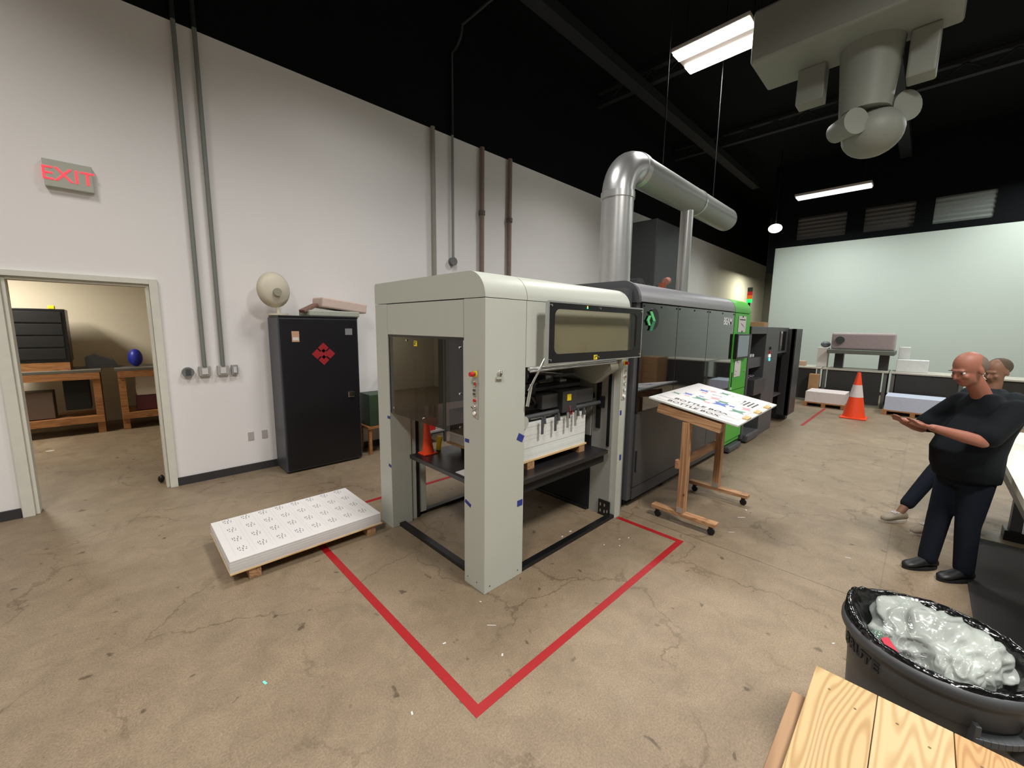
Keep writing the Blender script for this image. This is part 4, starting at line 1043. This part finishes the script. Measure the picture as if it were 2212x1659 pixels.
# ================================================================== PINE WORKBENCH in the lower right corner
wb = thing('wooden_bench', 'bench of pale knotty pine planks in the lower right corner beside the bin', 'bench', (1.1, -0.25, 0))
ys = [0.155, -0.013, -0.186, -0.36, -0.53]
for i in range(4):
    pm = wood_mat('pine_plank', ((160, 130, 84), (168, 140, 96), (158, 118, 72), (160, 130, 86))[i], ((184, 156, 112), (186, 162, 120), (180, 142, 94), (184, 154, 110))[i], 'X', (0.42, 0.36, 0.5, 0.4)[i], True, 260)
    pk = bx('plank', pm, wb, 0.30, 1.72, ys[i + 1] + 0.002, ys[i], 0.762, 0.80, 0.002)
    m = MB()
    for x in (1.63, 1.60): m.cyl((x, ys[i] - 0.05 - (0.07 if x == 1.60 else 0), 0.798), (x, ys[i] - 0.05 - (0.07 if x == 1.60 else 0), 0.8006), 0.004, seg=8)
    m.build('nail', M('rusty_nail', (110, 84, 50), 0.6), pk)
bx('side_beam', MPINE2, wb, 0.35, 1.585, 0.11, 0.198, 0.67, 0.76, 0.003)
bx('side_beam', MPINE2, wb, 0.35, 1.585, -0.50, -0.42, 0.67, 0.76, 0.003)
for x in (0.42, 1.48):
    for y in (0.11, -0.50): bx('leg', MSTUD, wb, x, x + 0.09, y + 0.0, y + 0.08, 0.0, 0.67, 0.003)

# ================================================================== DEBRIS on the floor
SC = [(1.659, 1.857, 0.03, .004, 0), (1.541, 1.624, .01, .008, 0), (1.758, 2.092, .008, .006, 0), (1.336, 1.946, .01, .008, 0), (0.437, 2.403, .016, .01, 1), (0.94, 1.671, .01, .007, 0),
      (3.078, 2.279, .014, .012, 0), (2.94, 2.27, .012, .01, 0), (3.303, 1.863, .008, .008, 0), (3.20, 1.80, .008, .007, 0), (3.108, 1.908, .008, .007, 0), (3.392, 1.815, .008, .008, 0),
      (4.248, 1.164, .03, .004, 0), (3.16, 0.214, .01, .006, 0), (4.92, 1.22, .012, .01, 0), (4.68, 1.20, .04, .008, 0), (4.524, 0.286, .02, .005, 0)]
where = ['long white paper sliver in front of the feeder corner post', 'tiny paper scrap inside the front tape corner', 'tiny paper scrap right at the foot of the feeder corner post', 'tiny paper scrap beside the left tape strip', 'pale cyan plastic fragment on the open floor at the left',
         'tiny paper scrap on the floor left of the front tape corner', 'paper scrap at the middle of the near black base bar', 'paper scrap just inside the near black base bar', 'leftmost pair-member paper speck near the right tape corner', 'lower paper speck near the right tape corner',
         'paper speck by the outer edge of the near base bar', 'paper speck closest to the right tape corner', 'long yellowish sliver right of the tilted stand caster', 'paper scrap between the bin and the tape corner', 'pale scrap just beyond the tilted stand far foot', 'long pale sliver between the tilted stand feet', 'thin pale sliver left of the black shoe']
MCY = M('cyan_fragment', (120, 215, 205), 0.5)
for (x, y, w, h, c), lb in zip(SC, where):
    a = random.uniform(0, PI); d = Vector((math.cos(a), math.sin(a), 0)); e = Vector((-math.sin(a), math.cos(a), 0))
    if w >= 0.03 and c == 0: d = Vector((0.7, -0.7, 0)); e = Vector((0.7, 0.7, 0))
    tag(MB().obox((x, y, 0.0015), d * w, e * h * 0.6, (0, 0, 0.001)).build('scrap', MCY if c else MPAPER), lb, 'scrap', 'paper scraps on the floor')

# ================================================================== WALL: exit sign, conduits, boxes, cabinet
ex = thing('exit_sign', 'white exit sign with red letters high on the wall above the doorway', 'sign', (-0.19, 6.28, 3.37))
bx('housing', M('sign_white', (176, 178, 166), 0.5), ex, -0.36, -0.015, 6.27, 6.33, 3.34, 3.60, 0.006)
v, f = text_mesh('EXIT', 0.185, (-0.19, 6.268, 3.405), (1, 0, 0), (0, 0, 1), 0.004, 'CENTER')
MB().add(v, f).build('lettering', M('lit_red', (255, 62, 74), emit=1.1), ex)
def conduit(pts, r, mat, label, grp='conduits on the white wall'):
    low = [p for p in pts if p[2] <= 5.37]; high = [p for p in pts if p[2] > 5.37]
    mb = MB()
    if high:
        mid = (low[-1][0], low[-1][1], 5.37); mb.tube(low + [mid], r, 12, 0).tube([mid] + high, r, 12, 1)
    else: mb.tube(low, r, 12, 0)
    return tag(mb.build('conduit', [mat, M('black_painted_pipe', (30, 32, 34), 0.6)]), label, 'conduit', grp)
MCON = M('grey_painted_pipe', (120, 124, 118), 0.5)
conduit([(0.775, 6.285, 1.47), (0.775, 6.285, 7.7)], 0.024, MCON, 'left one of the two grey conduits between the doorway and the black cabinet')
conduit([(0.965, 6.285, 1.47), (0.965, 6.285, 7.7)], 0.024, MCON, 'right one of the two grey conduits between the doorway and the black cabinet')
conduit([(4.18, 6.27, 0.2), (4.18, 6.27, 5.37)], 0.04, M('taupe_pipe', (150, 144, 136), 0.5), 'taupe pipe, leftmost of the four above the grey feeder')
cpts = [(4.60, 6.28, 3.25), (4.60, 6.28, 6.7)]
for k in range(1, 6): cpts.append((4.60, 6.28 - 0.3 * math.sin(k * PI / 10), 6.7 + 0.3 * (1 - math.cos(k * PI / 10))))
cpts += [(4.60, 3.0, 7.0)]
conduit(cpts, 0.024, M('thin_grey_pipe', (140, 142, 140), 0.5), 'thin grey conduit that bends out under the roof above the feeder')
conduit([(5.28, 6.27, 0.2), (5.28, 6.27, 5.37)], 0.045, MCOPPER, 'brown pipe, third of the four above the grey feeder')
conduit([(6.02, 6.27, 0.2), (6.02, 6.27, 5.37)], 0.045, MCOPPER, 'brown pipe, rightmost of the four above the grey feeder')
for (x, z, lb) in ((5.28, 4.15, 'left'), (6.02, 4.15, 'right')):
    tag(MB().cyl((x, 6.27, z), (x, 6.27, z + 0.08), 0.062, seg=16).build('pipe_clamp', M('dark_clamp', (96, 84, 78), 0.5)), 'dark clamp round the %s brown pipe' % lb, 'pipe clamp', 'pipe clamps')
tag(MB().cyl((4.60, 6.33, 3.2), (4.60, 6.25, 3.2), 0.075, seg=20).build('junction_box', M('grey_box', (110, 112, 112), 0.5)), 'round grey junction box below the thin conduit above the feeder', 'junction box')
for i, (x, w, c, lb) in enumerate(((0.61, 0.05, (110, 116, 110), 'round dark socket box on the wall left of the conduit ends'), (0.775, 0.06, (160, 160, 154), 'white square box at the foot of the left conduit'), (0.965, 0.06, (170, 168, 164), 'white square box at the foot of the right conduit'), (1.09, 0.035, (150, 150, 148), 'narrow switch box right of the conduit ends'))):
    ob = thing('socket_box', lb, 'socket box', (x, 6.31, 1.41), 'wall boxes below the conduits')
    mt = M('box_%d' % i, c, 0.5)
    if i == 0: MB().cyl((x, 6.33, 1.41), (x, 6.27, 1.41), 0.06, seg=20).build('housing', mt, ob)
    else: bx('housing', mt, ob, x - w, x + w, 6.275, 6.33, 1.35, 1.475, 0.005)
    MB().box(x - w * 0.5, x + w * 0.5, 6.264, 6.275, 1.375, 1.45).build('cover', MDARK if i == 0 else MPAPER, ob)
for x, lb in ((1.22, 'left'), (1.385, 'right')):
    tag(MB().box(x - 0.035, x + 0.035, 6.322, 6.33, 0.43, 0.545).build('wall_outlet', M('outlet_grey', (178, 172, 168), 0.5), None, 0.003), '%s low wall outlet plate beside the black cabinet' % lb, 'outlet', 'low wall outlets')

cb = thing('metal_cabinet', 'tall black metal cabinet with a red diamond emblem against the white wall', 'cabinet', (2.03, 6.05, 0))
bx('body', M('slate_cabinet', (66, 68, 76), 0.4), cb, 1.51, 2.555, 5.84, 6.30, 0.02, 2.10, 0.008)
dd = bx('door', M('black_cabinet_door', (20, 19, 24), 0.35), cb, 1.53, 2.535, 5.818, 5.84, 0.05, 2.085, 0.006)
bx('handle', MCHROME, dd, 2.36, 2.45, 5.79, 5.818, 0.97, 1.05, 0.006)
bx('top_cap', MBLACK, cb, 1.52, 2.56, 5.83, 6.29, 2.10, 2.125, 0.006)
m = MB(); cx_, cz_ = 2.05, 1.61
for (dx, dz) in ((0, 0.085), (0, -0.085), (0.085, 0), (-0.085, 0), (0, 0)):
    m.prism([(cx_ + dx, cz_ + dz + 0.07), (cx_ + dx + 0.07, cz_ + dz), (cx_ + dx, cz_ + dz - 0.07), (cx_ + dx - 0.07, cz_ + dz)], 'y', 5.812 - 0.001 * (dx == 0), 5.818)
m.build('emblem', M('crimson_decal', (150, 24, 34), 0.5), dd)
tag(MB().box(1.66, 1.75, 5.812, 5.818, 1.78, 1.92).box(1.67, 1.74, 5.8115, 5.812, 1.80, 1.84, 1).build('photo_card', [M('warm_card', (190, 150, 120), 0.6), MPAPER]), 'small orange and white photo card on the upper left of the black cabinet door', 'card')
tag(MB().box(2.36, 2.46, 5.812, 5.818, 1.87, 1.96).build('sticker', M('silver_sticker', (130, 130, 132), 0.4)), 'silver sticker on the upper right of the black cabinet door', 'sticker')
# things on the cabinet
fn = thing('desk_fan', 'round cream fan standing on the left end of the black cabinet', 'fan', (1.62, 6.05, 2.125))
MFAN = M('cream_plastic', (206, 198, 178), 0.5)
MB().cyl((1.58, 6.05, 2.125), (1.58, 6.05, 2.15), 0.12, seg=24).build('base', MFAN, fn)
m = MB().lathe([(0.0, -0.05), (0.12, -0.045), (0.17, 0.0), (0.12, 0.045), (0.0, 0.05)], (0, 0, 0), 32)
m.v = [Vector((v.x * 0.9 + v.z * 0.5, -v.z * 0.9 + v.x * 0.2, v.y)) * 1.35 + Vector((1.54, 6.03, 2.45)) for v in m.v]
m.build('cage', MFAN, fn)
MB().cyl((1.56, 5.95, 2.42), (1.56, 5.92, 2.42), 0.05, seg=20).build('hub', M('olive_hub', (150, 146, 128), 0.5), fn)
MB().cyl((1.58, 6.05, 2.15), (1.57, 6.05, 2.26), 0.02, seg=12).build('neck', MFAN, fn)
tag(MB().obox((2.25, 6.05, 2.165), (0.36, 0.03, 0), (-0.02, 0.16, 0), (0, 0, 0.04)).build('flat_parcel', M('grey_green_wrap', (168, 172, 158), 0.6), None, 0.015), 'flat grey-green parcel on top of the black cabinet, lowest of two', 'parcel')
tag(MB().obox((2.40, 6.05, 2.285), (0.33, 0.03, -0.035), (-0.02, 0.15, 0), (0.006, 0, 0.07)).build('flat_parcel', M('pinkish_wrap', (206, 184, 174), 0.6), None, 0.02), 'flat pinkish parcel on top of the black cabinet, lying on the grey-green one', 'parcel')
tag(MB().obox((1.95, 6.0, 2.235), (0.10, 0.02, 0.05), (-0.01, 0.08, 0), (-0.01, 0, 0.02)).build('brown_pouch', M('brown_leather', (120, 88, 74), 0.6), None, 0.01), 'small brown pouch leaning on the parcels on the black cabinet', 'pouch')
# behind the feeder, right of the cabinet
gb = MB().box(2.72, 3.1, 5.9, 6.25, 0.45, 0.95); tag(gb.build('crate', M('dark_green_plastic', (48, 66, 46), 0.5), None, 0.01), 'dark green crate on a wooden stool right of the black cabinet', 'crate')
sl = thing('stool', 'low wooden stool under the dark green crate', 'stool', (2.9, 6.07, 0))
bx('seat', MBROWN, sl, 2.68, 3.14, 5.88, 6.27, 0.41, 0.45, 0.003)
for x in (2.70, 3.08):
    for y in (5.90, 6.21): bx('leg', MBROWN, sl, x, x + 0.045, y, y + 0.045, 0, 0.41)
sh3 = thing('steel_shelf', 'grey steel shelving unit behind the feeder holding white boxes', 'shelf', (3.9, 6.0, 0))
for x in (3.3, 4.0):
    for y in (5.75, 6.2): bx('post', MDARK, sh3, x, x + 0.04, y, y + 0.04, 0, 1.5)
for z in (0.2, 0.75, 1.4): bx('shelf_board', MGREYD, sh3, 3.3, 4.04, 5.75, 6.24, z, z + 0.03)
tag(bx('box', MPAPER, None, 3.40, 3.90, 5.8, 6.15, 0.78, 1.05, 0.004), 'white box on the middle board of the steel shelf behind the feeder', 'box')
tag(bx('box', MPLASTRED, None, 3.40, 3.85, 5.8, 6.15, 0.23, 0.45, 0.004), 'red box on the bottom board of the steel shelf behind the feeder', 'box')
# orange safety cone glimpsed through the feeder
def cone(loc, h, label, r=0.15, base=0.19, white=True):
    t = thing('traffic_cone', label, 'cone', loc); L = Vector(loc)
    MB().box(L.x - base, L.x + base, L.y - base, L.y + base, 0, 0.035).build('base', MORANGE, t, 0.01)
    MB().cyl(L + Vector((0, 0, 0.035)), L + Vector((0, 0, h)), r, 0.03, seg=28).build('body', MORANGE, t)
    if white:
        k0, k1 = 0.45, 0.72
        rr = lambda k: r + (0.03 - r) * k + 0.003
        MB().cyl(L + Vector((0, 0, 0.035 + (h - 0.035) * k0)), L + Vector((0, 0, 0.035 + (h - 0.035) * k1)), rr(k0), rr(k1), seg=28).build('reflective_band', M('pale_band', (210, 200, 196), 0.5), t)
    return t
cone((12.3, 1.02, 0), 1.08, 'orange traffic cone with a white band standing in front of the far dark counters', 0.21, 0.24)
oc = thing('orange_cone', 'small plain orange cone standing on the lift platform inside the grey feeder', 'cone', (2.12, 3.33, 0.76))
MB().box(2.045, 2.195, 3.27, 3.40, 0.7605, 0.772).build('base', MORANGE, oc, 0.003)
MB().cyl((2.12, 3.33, 0.77), (2.10, 3.33, 1.12), 0.058, 0.016, seg=24).build('body', MORANGE, oc)
tag(MB().cyl((2.26, 3.36, 0.761), (2.28, 3.36, 0.90), 0.022, 0.03, seg=14).build('yellow_plug', MYEL), 'small yellow plug on the lift platform beside the orange cone', 'plug')

# ================================================================== WORKSHOP beyond the doorway
def bench(x0, x1, y0, y1, h, label):
    t = thing('workbench', label, 'workbench', ((x0 + x1) / 2, (y0 + y1) / 2, 0), 'timber workbenches beyond the doorway')
    bx('bench_top', M('grey_bench_top', (96, 92, 84), 0.5), t, x0, x1, y0, y1, h - 0.05, h, 0.004)
    for x in (x0 + 0.03, x1 - 0.13):
        for y in (y0 + 0.03, y1 - 0.13): bx('leg', MBROWN, t, x, x + 0.10, y, y + 0.10, 0, h - 0.05)
    bx('front_rail', MBROWN, t, x0 + 0.03, x1 - 0.03, y0, y0 + 0.03, h - 0.17, h - 0.05)
    bx('lower_shelf', MBROWN, t, x0 + 0.03, x1 - 0.03, y0, y1 - 0.1, 0.2, 0.32)
    return t
bench(-1.75, -0.22, 10.4, 11.3, 1.16, 'timber workbench carrying the black tool chest beyond the doorway')
bench(-0.05, 1.9, 10.4, 11.3, 1.16, 'timber workbench with white boxes below it, right side beyond the doorway')
tc = thing('tool_chest', 'black tool chest standing on the left workbench beyond the doorway', 'tool chest', (-0.9, 10.9, 1.16))
bx('body', MBLACK, tc, -1.35, -0.58, 10.55, 11.2, 1.30, 2.22, 0.01)
m = MB()
for k in range(4): m.box(-1.30, -0.63, 10.53, 10.55, 1.36 + k * 0.21, 1.54 + k * 0.21)
m.build('drawer_front', MBLKMAT, tc, 0.004)
bx('stand', MBROWN, tc, -1.35, -0.60, 10.55, 11.2, 1.16, 1.30)
tag(MB().box(-0.78, -0.70, 10.7, 10.8, 2.22, 2.28).build('tape_roll', MYEL, None, 0.01), 'small yellow item on top of the black tool chest', 'tool')
tag(MB().ball((0.26, 10.8, 1.33), (0.11, 0.12, 0.17), 16, 10).build('blue_bag', MBLUE), 'small round blue bag on the right workbench beyond the doorway', 'bag')
tag(MB().prism([(-0.42, 1.16), (0.02, 1.16), (-0.05, 1.30), (-0.30, 1.42), (-0.42, 1.36)], 'y', 10.7, 11.0).build('tool_case', MDARK2, None, 0.01), 'dark sloping tool case on the benches beside the tool chest', 'case')
tag(bx('bin_box', M('dusty_white', (196, 184, 174), 0.7), None, 0.22, 0.62, 10.5, 10.9, 0.62, 1.05, 0.01), 'white box under the right workbench, above the maroon one', 'box')
tag(bx('bin_box', M('maroon_plastic', (84, 30, 40), 0.5), None, 0.20, 0.62, 10.5, 10.9, 0.33, 0.61, 0.01), 'maroon box under the right workbench', 'box')
tag(bx('bin_box', MBLKMAT, None, -0.72, -0.40, 10.5, 10.9, 0.45, 0.98, 0.01), 'black box under the left workbench, right of the grey one', 'box')
tag(bx('bin_box', M('grey_brown_box', (104, 88, 78), 0.6), None, -1.35, -0.85, 10.5, 10.9, 0.33, 0.80, 0.01), 'grey-brown box under the left workbench', 'box')
tag(MB().cyl((-0.87, 9.4, 0.0), (-0.87, 9.4, 0.003), 0.05, seg=14).build('floor_disc', M('pale_disc', (176, 170, 158), 0.6)), 'small pale disc on the workshop floor', 'disc')
tag(MB().ball((0.27, 6.60, 0.05), (0.035, 0.035, 0.05), 12, 8).build('door_stop', MBLACK), 'black door stop on the floor by the right door jamb', 'door stop')

# ================================================================== EXHAUST PIPE, DUCT, LIGHT FIXTURES
ep = thing('exhaust_pipe', 'fat galvanised exhaust pipe rising from the charcoal machine and running along under the roof', 'duct', (4.86, 3.0, 2.5))
PR = 0.205
MB().cyl((4.82, 3.0, 2.50), (4.82, 3.0, 3.72), PR, seg=36).build('riser', MSTEEL, ep)
pts = [(4.82 + 0.42 * (1 - math.cos(a)), 3.0, 3.72 + 0.42 * math.sin(a)) for a in [k * PI / 2 / 10 for k in range(11)]]
MB().tube(pts, PR, 36).build('elbow', MSTEEL, ep)
MB().cyl((5.24, 3.0, 4.14), (8.72, 3.0, 4.14), PR, seg=36).build('main_run', M('dull_zinc', (150, 152, 148), 0.4, metal=0.5), ep)
MB().ball((8.72, 3.0, 4.14), (0.12, PR, PR), 24, 14).build('end_cap', MATS['dull_zinc'], ep)
m = MB().cyl((4.82, 3.0, 3.66), (4.82, 3.0, 3.74), PR + 0.012, seg=36).cyl((5.22, 3.0, 4.14), (5.32, 3.0, 4.14), PR + 0.012, seg=36).cyl((7.2, 3.0, 4.14), (7.26, 3.0, 4.14), PR + 0.008, seg=36)
m.build('joint_band', MSTEEL, ep)
MB().cyl((6.95, 3.0, 2.50), (6.95, 3.0, 3.95), 0.10, seg=24).build('branch', MSTEEL, ep)
for x in (6.0, 8.0): MB().cyl((x, 3.0, 4.34), (x, 3.0, 7.78), 0.008, seg=6).build('hanger_rod', MBLACK, ep)
fu_ = thing('dust_filter', 'dark filter cabinet standing behind the charcoal machine under the exhaust pipe', 'filter unit', (10.9, 5.3, 0))
bx('body', M('dark_grey_cabinet', (58, 60, 60), 0.5), fu_, 9.9, 11.9, 5.0, 5.8, 0.3, 4.75, 0.02)
for x in (9.95, 11.8):
    for y in (5.05, 5.7): bx('leg', MDARK, fu_, x, x + 0.06, y, y + 0.06, 0, 0.3)
# blower on the roof of the machine
bl = thing('blower', 'dark blower with a round housing on the roof of the charcoal machine', 'blower', (6.0, 3.3, 2.5))
MB().cyl((5.9, 3.2, 2.62), (5.9, 3.55, 2.62), 0.17, seg=28).build('housing', MDARK2, bl)
m = MB()
for k in range(7): m.bar((5.55 + k * 0.15, 3.2, 2.51), (5.55 + k * 0.15, 3.2, 2.72), 0.03, 0.03)
m.build('guard', MDARK, bl)
bx('mount', MDARK, bl, 5.6, 6.4, 3.15, 3.6, 2.505, 2.54)
vv = thing('orange_valve', 'small orange-brown valve on the machine roof right of the blower', 'valve', (6.7, 3.4, 2.5))
MB().cyl((6.85, 3.3, 2.505), (6.85, 3.3, 2.80), 0.06, seg=16).build('body', M('rust_orange', (176, 92, 52), 0.5), vv)
MB().cyl((6.95, 3.3, 2.83), (7.05, 3.3, 2.86), 0.06, seg=16).build('cap', M('dusty_pink', (190, 130, 118), 0.5), vv)
# ceiling ventilation unit
vu = thing('ventilation_unit', 'large grey ceiling ventilation duct with a bulbous outlet hanging at the upper right', 'duct', (5.8, 0.9, 5.0))
bx('duct_box', MDUCT, vu, 5.44, 6.18, 0.08, 1.75, 5.0, 5.55, 0.03)
ctr = Vector((6.02, 0.74, 0))
m = MB().cyl(ctr + Vector((0, 0, 5.0)), ctr + Vector((0, 0, 4.35)), 0.27, 0.22, seg=32)
m.build('drop_duct', MDUCT, vu)
hub = MB()
hub.ball(ctr + Vector((0.08, -0.08, 4.15)), (0.27, 0.27, 0.24), 24, 14)
hub.build('outlet_bowl', MDUCT, vu)
rt = Vector((0.715, -0.699, 0))
for k, (dd_, z, r) in enumerate(((-0.20, 4.20, 0.13), (0.32, 4.36, 0.15))):
    c = ctr + rt * dd_
    fw = Vector((0.699, 0.715, 0))
    MB().cyl(c - fw * 0.16 + Vector((0, 0, z)), c + fw * 0.12 + Vector((0, 0, z)), r, r * 0.8, seg=24).build('nozzle', MDUCT, vu, 0.01)
bx('flange', MDUCT, vu, 5.95, 6.18, 0.22, 0.44, 4.55, 5.0, 0.02)
bx('control_box', MDUCT, vu, 5.95, 6.15, 1.12, 1.38, 4.62, 5.0, 0.01)
for (x, y) in ((5.5, 0.15), (6.1, 0.15), (5.5, 1.7), (6.1, 1.7)): MB().cyl((x, y, 5.55), (x, y, 7.78), 0.008, seg=6).build('hanger_rod', MBLACK, vu)
# light fixtures
lf = thing('high_bay_light', 'bright twin-tube high bay light hanging nearest under the black ceiling', 'ceiling light', (7.48, 2.93, 6.6), 'ceiling lights')
bx('housing', M('fixture_white', (200, 190, 184), 0.4), lf, 7.08, 7.88, 2.33, 3.52, 6.60, 6.66, 0.01)
for x in (7.12, 7.60): MB().box(x, x + 0.24, 2.35, 3.50, 6.57, 6.60).build('led_tube', MLEDW, lf)
for y in (2.4, 3.45): MB().cyl((7.48, y, 6.66), (7.48, y, 7.78), 0.006, seg=6).build('hanger_rod', MBLACK, lf)
lf2 = thing('strip_light', 'long single strip light further down the hall', 'ceiling light', (15.25, 2.4, 6.0), 'ceiling lights')
bx('housing', MATS['fixture_white'], lf2, 15.0, 15.45, 1.5, 3.25, 6.02, 6.08)
MB().box(15.05, 15.4, 1.52, 3.23, 5.98, 6.02).build('led_tube', M('led_strip', (235, 236, 240), emit=2.0), lf2)
for y in (1.7, 3.0): MB().cyl((15.2, y, 6.08), (15.2, y, 7.78), 0.008, seg=6).build('hanger_rod', MBLACK, lf2)
lf3 = thing('dome_light', 'small round lamp in the far corner below the ceiling', 'ceiling light', (15.9, 3.9, 5.4), 'ceiling lights')
MB().ball((15.9, 3.9, 5.36), (0.2, 0.2, 0.14), 20, 12).build('globe', M('globe_glow', (250, 246, 230), emit=2.2), lf3)
MB().cyl((15.9, 3.9, 5.48), (15.9, 3.9, 7.78), 0.02, seg=8).build('stem', MBLACK, lf3)

# ================================================================== FAR END: counters, printer, pallets
def counter(y0, y1, label, x0=14.5, h=0.98):
    t = thing('counter', label, 'counter', (x0 + 0.5, (y0 + y1) / 2, 0), 'dark counters at the far end')
    bx('counter_top', M('beige_top', (186, 182, 168), 0.5), t, x0 - 0.03, x0 + 1.0, y0, y1, h - 0.04, h, 0.004)
    bx('front_panel', M('dark_panel_cloth', (48, 47, 44), 0.8, var=0.15, scale=6), t, x0, x0 + 0.04, y0 + 0.12, y1 - 0.12, 0.05, h - 0.04)
    for y in (y0 + 0.02, y1 - 0.09):
        for x in (x0 + 0.01, x0 + 0.88): bx('leg', M('grey_leg', (92, 92, 88), 0.5), t, x, x + 0.07, y, y + 0.07, 0, h - 0.04)
    return t
counter(2.05, 3.0, 'dark counter at the far end, nearest the machine line')
counter(0.62, 2.02, 'dark counter at the far end carrying the wide printer')
counter(-0.75, 0.58, 'dark counter at the far end, directly behind the person in navy')
counter(-2.5, -0.9, 'dark counter at the far end, furthest right')
pr = thing('wide_printer', 'wide pinkish grey printer on a stand on the far counter', 'printer', (14.95, 1.2, 0.98))
bx('body', M('printer_pinkish', (172, 158, 158), 0.5), pr, 14.7, 15.3, 0.58, 1.92, 1.52, 1.98, 0.05)
bx('tray', M('printer_tray', (104, 108, 98), 0.5), pr, 14.55, 15.4, 0.55, 1.98, 1.40, 1.52, 0.02)
for y in (0.66, 1.62): bx('stand_leg', MDARK2, pr, 14.85, 15.05, y, y + 0.2, 0.98, 1.40)
MB().cyl((14.7, 1.72, 1.78), (14.62, 1.72, 1.78), 0.10, seg=20).build('knob', MDARK, pr)
for (y0, y1, z1, c, lb) in ((1.98, 2.22, 1.55, (222, 216, 208), 'tall white box on the far counter left of the wide printer'), (-0.1, 0.5, 1.30, (226, 230, 228), 'wide low white box on the far counter right of the printer'), (0.28, 0.5, 1.62, (216, 218, 214), 'upright white box on the far counter close to the printer'), (2.5, 2.75, 1.12, (196, 164, 140), 'small tan box on the far counter nearest the machine')):
    x0_ = 14.8 if not lb.startswith('upright') else 15.15
    tag(bx('box', M('b%d%d' % (c[0], c[2]), c, 0.6), None, x0_, x0_ + 0.3, y0, y1, 0.98, z1, 0.01), lb, 'box', 'boxes on the far counters')
tag(MB().ball((15.0, 2.08, 1.64), (0.12, 0.12, 0.09), 14, 8).build('helmet', M('slate_plastic', (110, 114, 120), 0.5)), 'rounded slate object on top of the tall white box', 'helmet')
def pallet(cx, cy, w, d, h, c, label, slabel):
    t = thing('pallet', label, 'pallet', (cx, cy, 0), 'pallets before the far counters')
    for y in (cy - w / 2, cy - 0.04, cy + w / 2 - 0.09): bx('runner', MBROWN, t, cx - d / 2, cx + d / 2, y, y + 0.09, 0.0, 0.09)
    m = MB()
    for k in range(6): m.box(cx - d / 2 + k * d / 6, cx - d / 2 + k * d / 6 + d / 6 * 0.8, cy - w / 2, cy + w / 2, 0.09, 0.115)
    m.build('deck_boards', MBROWN, t)
    tag(bx('sheet_stack', M('stack%d' % c[2], c, 0.7), None, cx - d / 2 + 0.03, cx + d / 2 - 0.03, cy - w / 2 + 0.03, cy + w / 2 - 0.03, 0.115, h, 0.004), slabel, 'paper stack', 'sheet stacks on the far pallets')
pallet(13.8, 1.75, 0.9, 0.9, 0.40, (214, 204, 200), 'wooden pallet left of the orange traffic cone', 'pinkish white sheet stack on the pallet left of the cone')
pallet(13.9, 0.05, 1.1, 0.9, 0.46, (182, 190, 206), 'wooden pallet right of the orange traffic cone', 'bluish white sheet stack on the pallet right of the cone')
tag(bx('box', MCARD, None, 14.26, 14.44, 2.04, 2.28, 0.0, 0.8, 0.01), 'tall tan carton in front of the far counter beside the pallet', 'box')
# room contents on the near right side that show in the gloss doors
for (x, y, n_b, lb) in ((12.6, -3.4, 5, 'nearer'), (13.6, -2.9, 4, 'further')):
    for k in range(n_b):
        tag(bx('carton', MCARD, None, x, x + 0.8, y, y + 0.6, k * 0.26, k * 0.26 + 0.255, 0.004), 'brown carton, %s of the %s carton stack mirrored in the gloss doors' % (('lowest', 'second lowest', 'third lowest', 'fourth lowest', 'topmost')[k], lb), 'carton', 'stacked brown cartons')
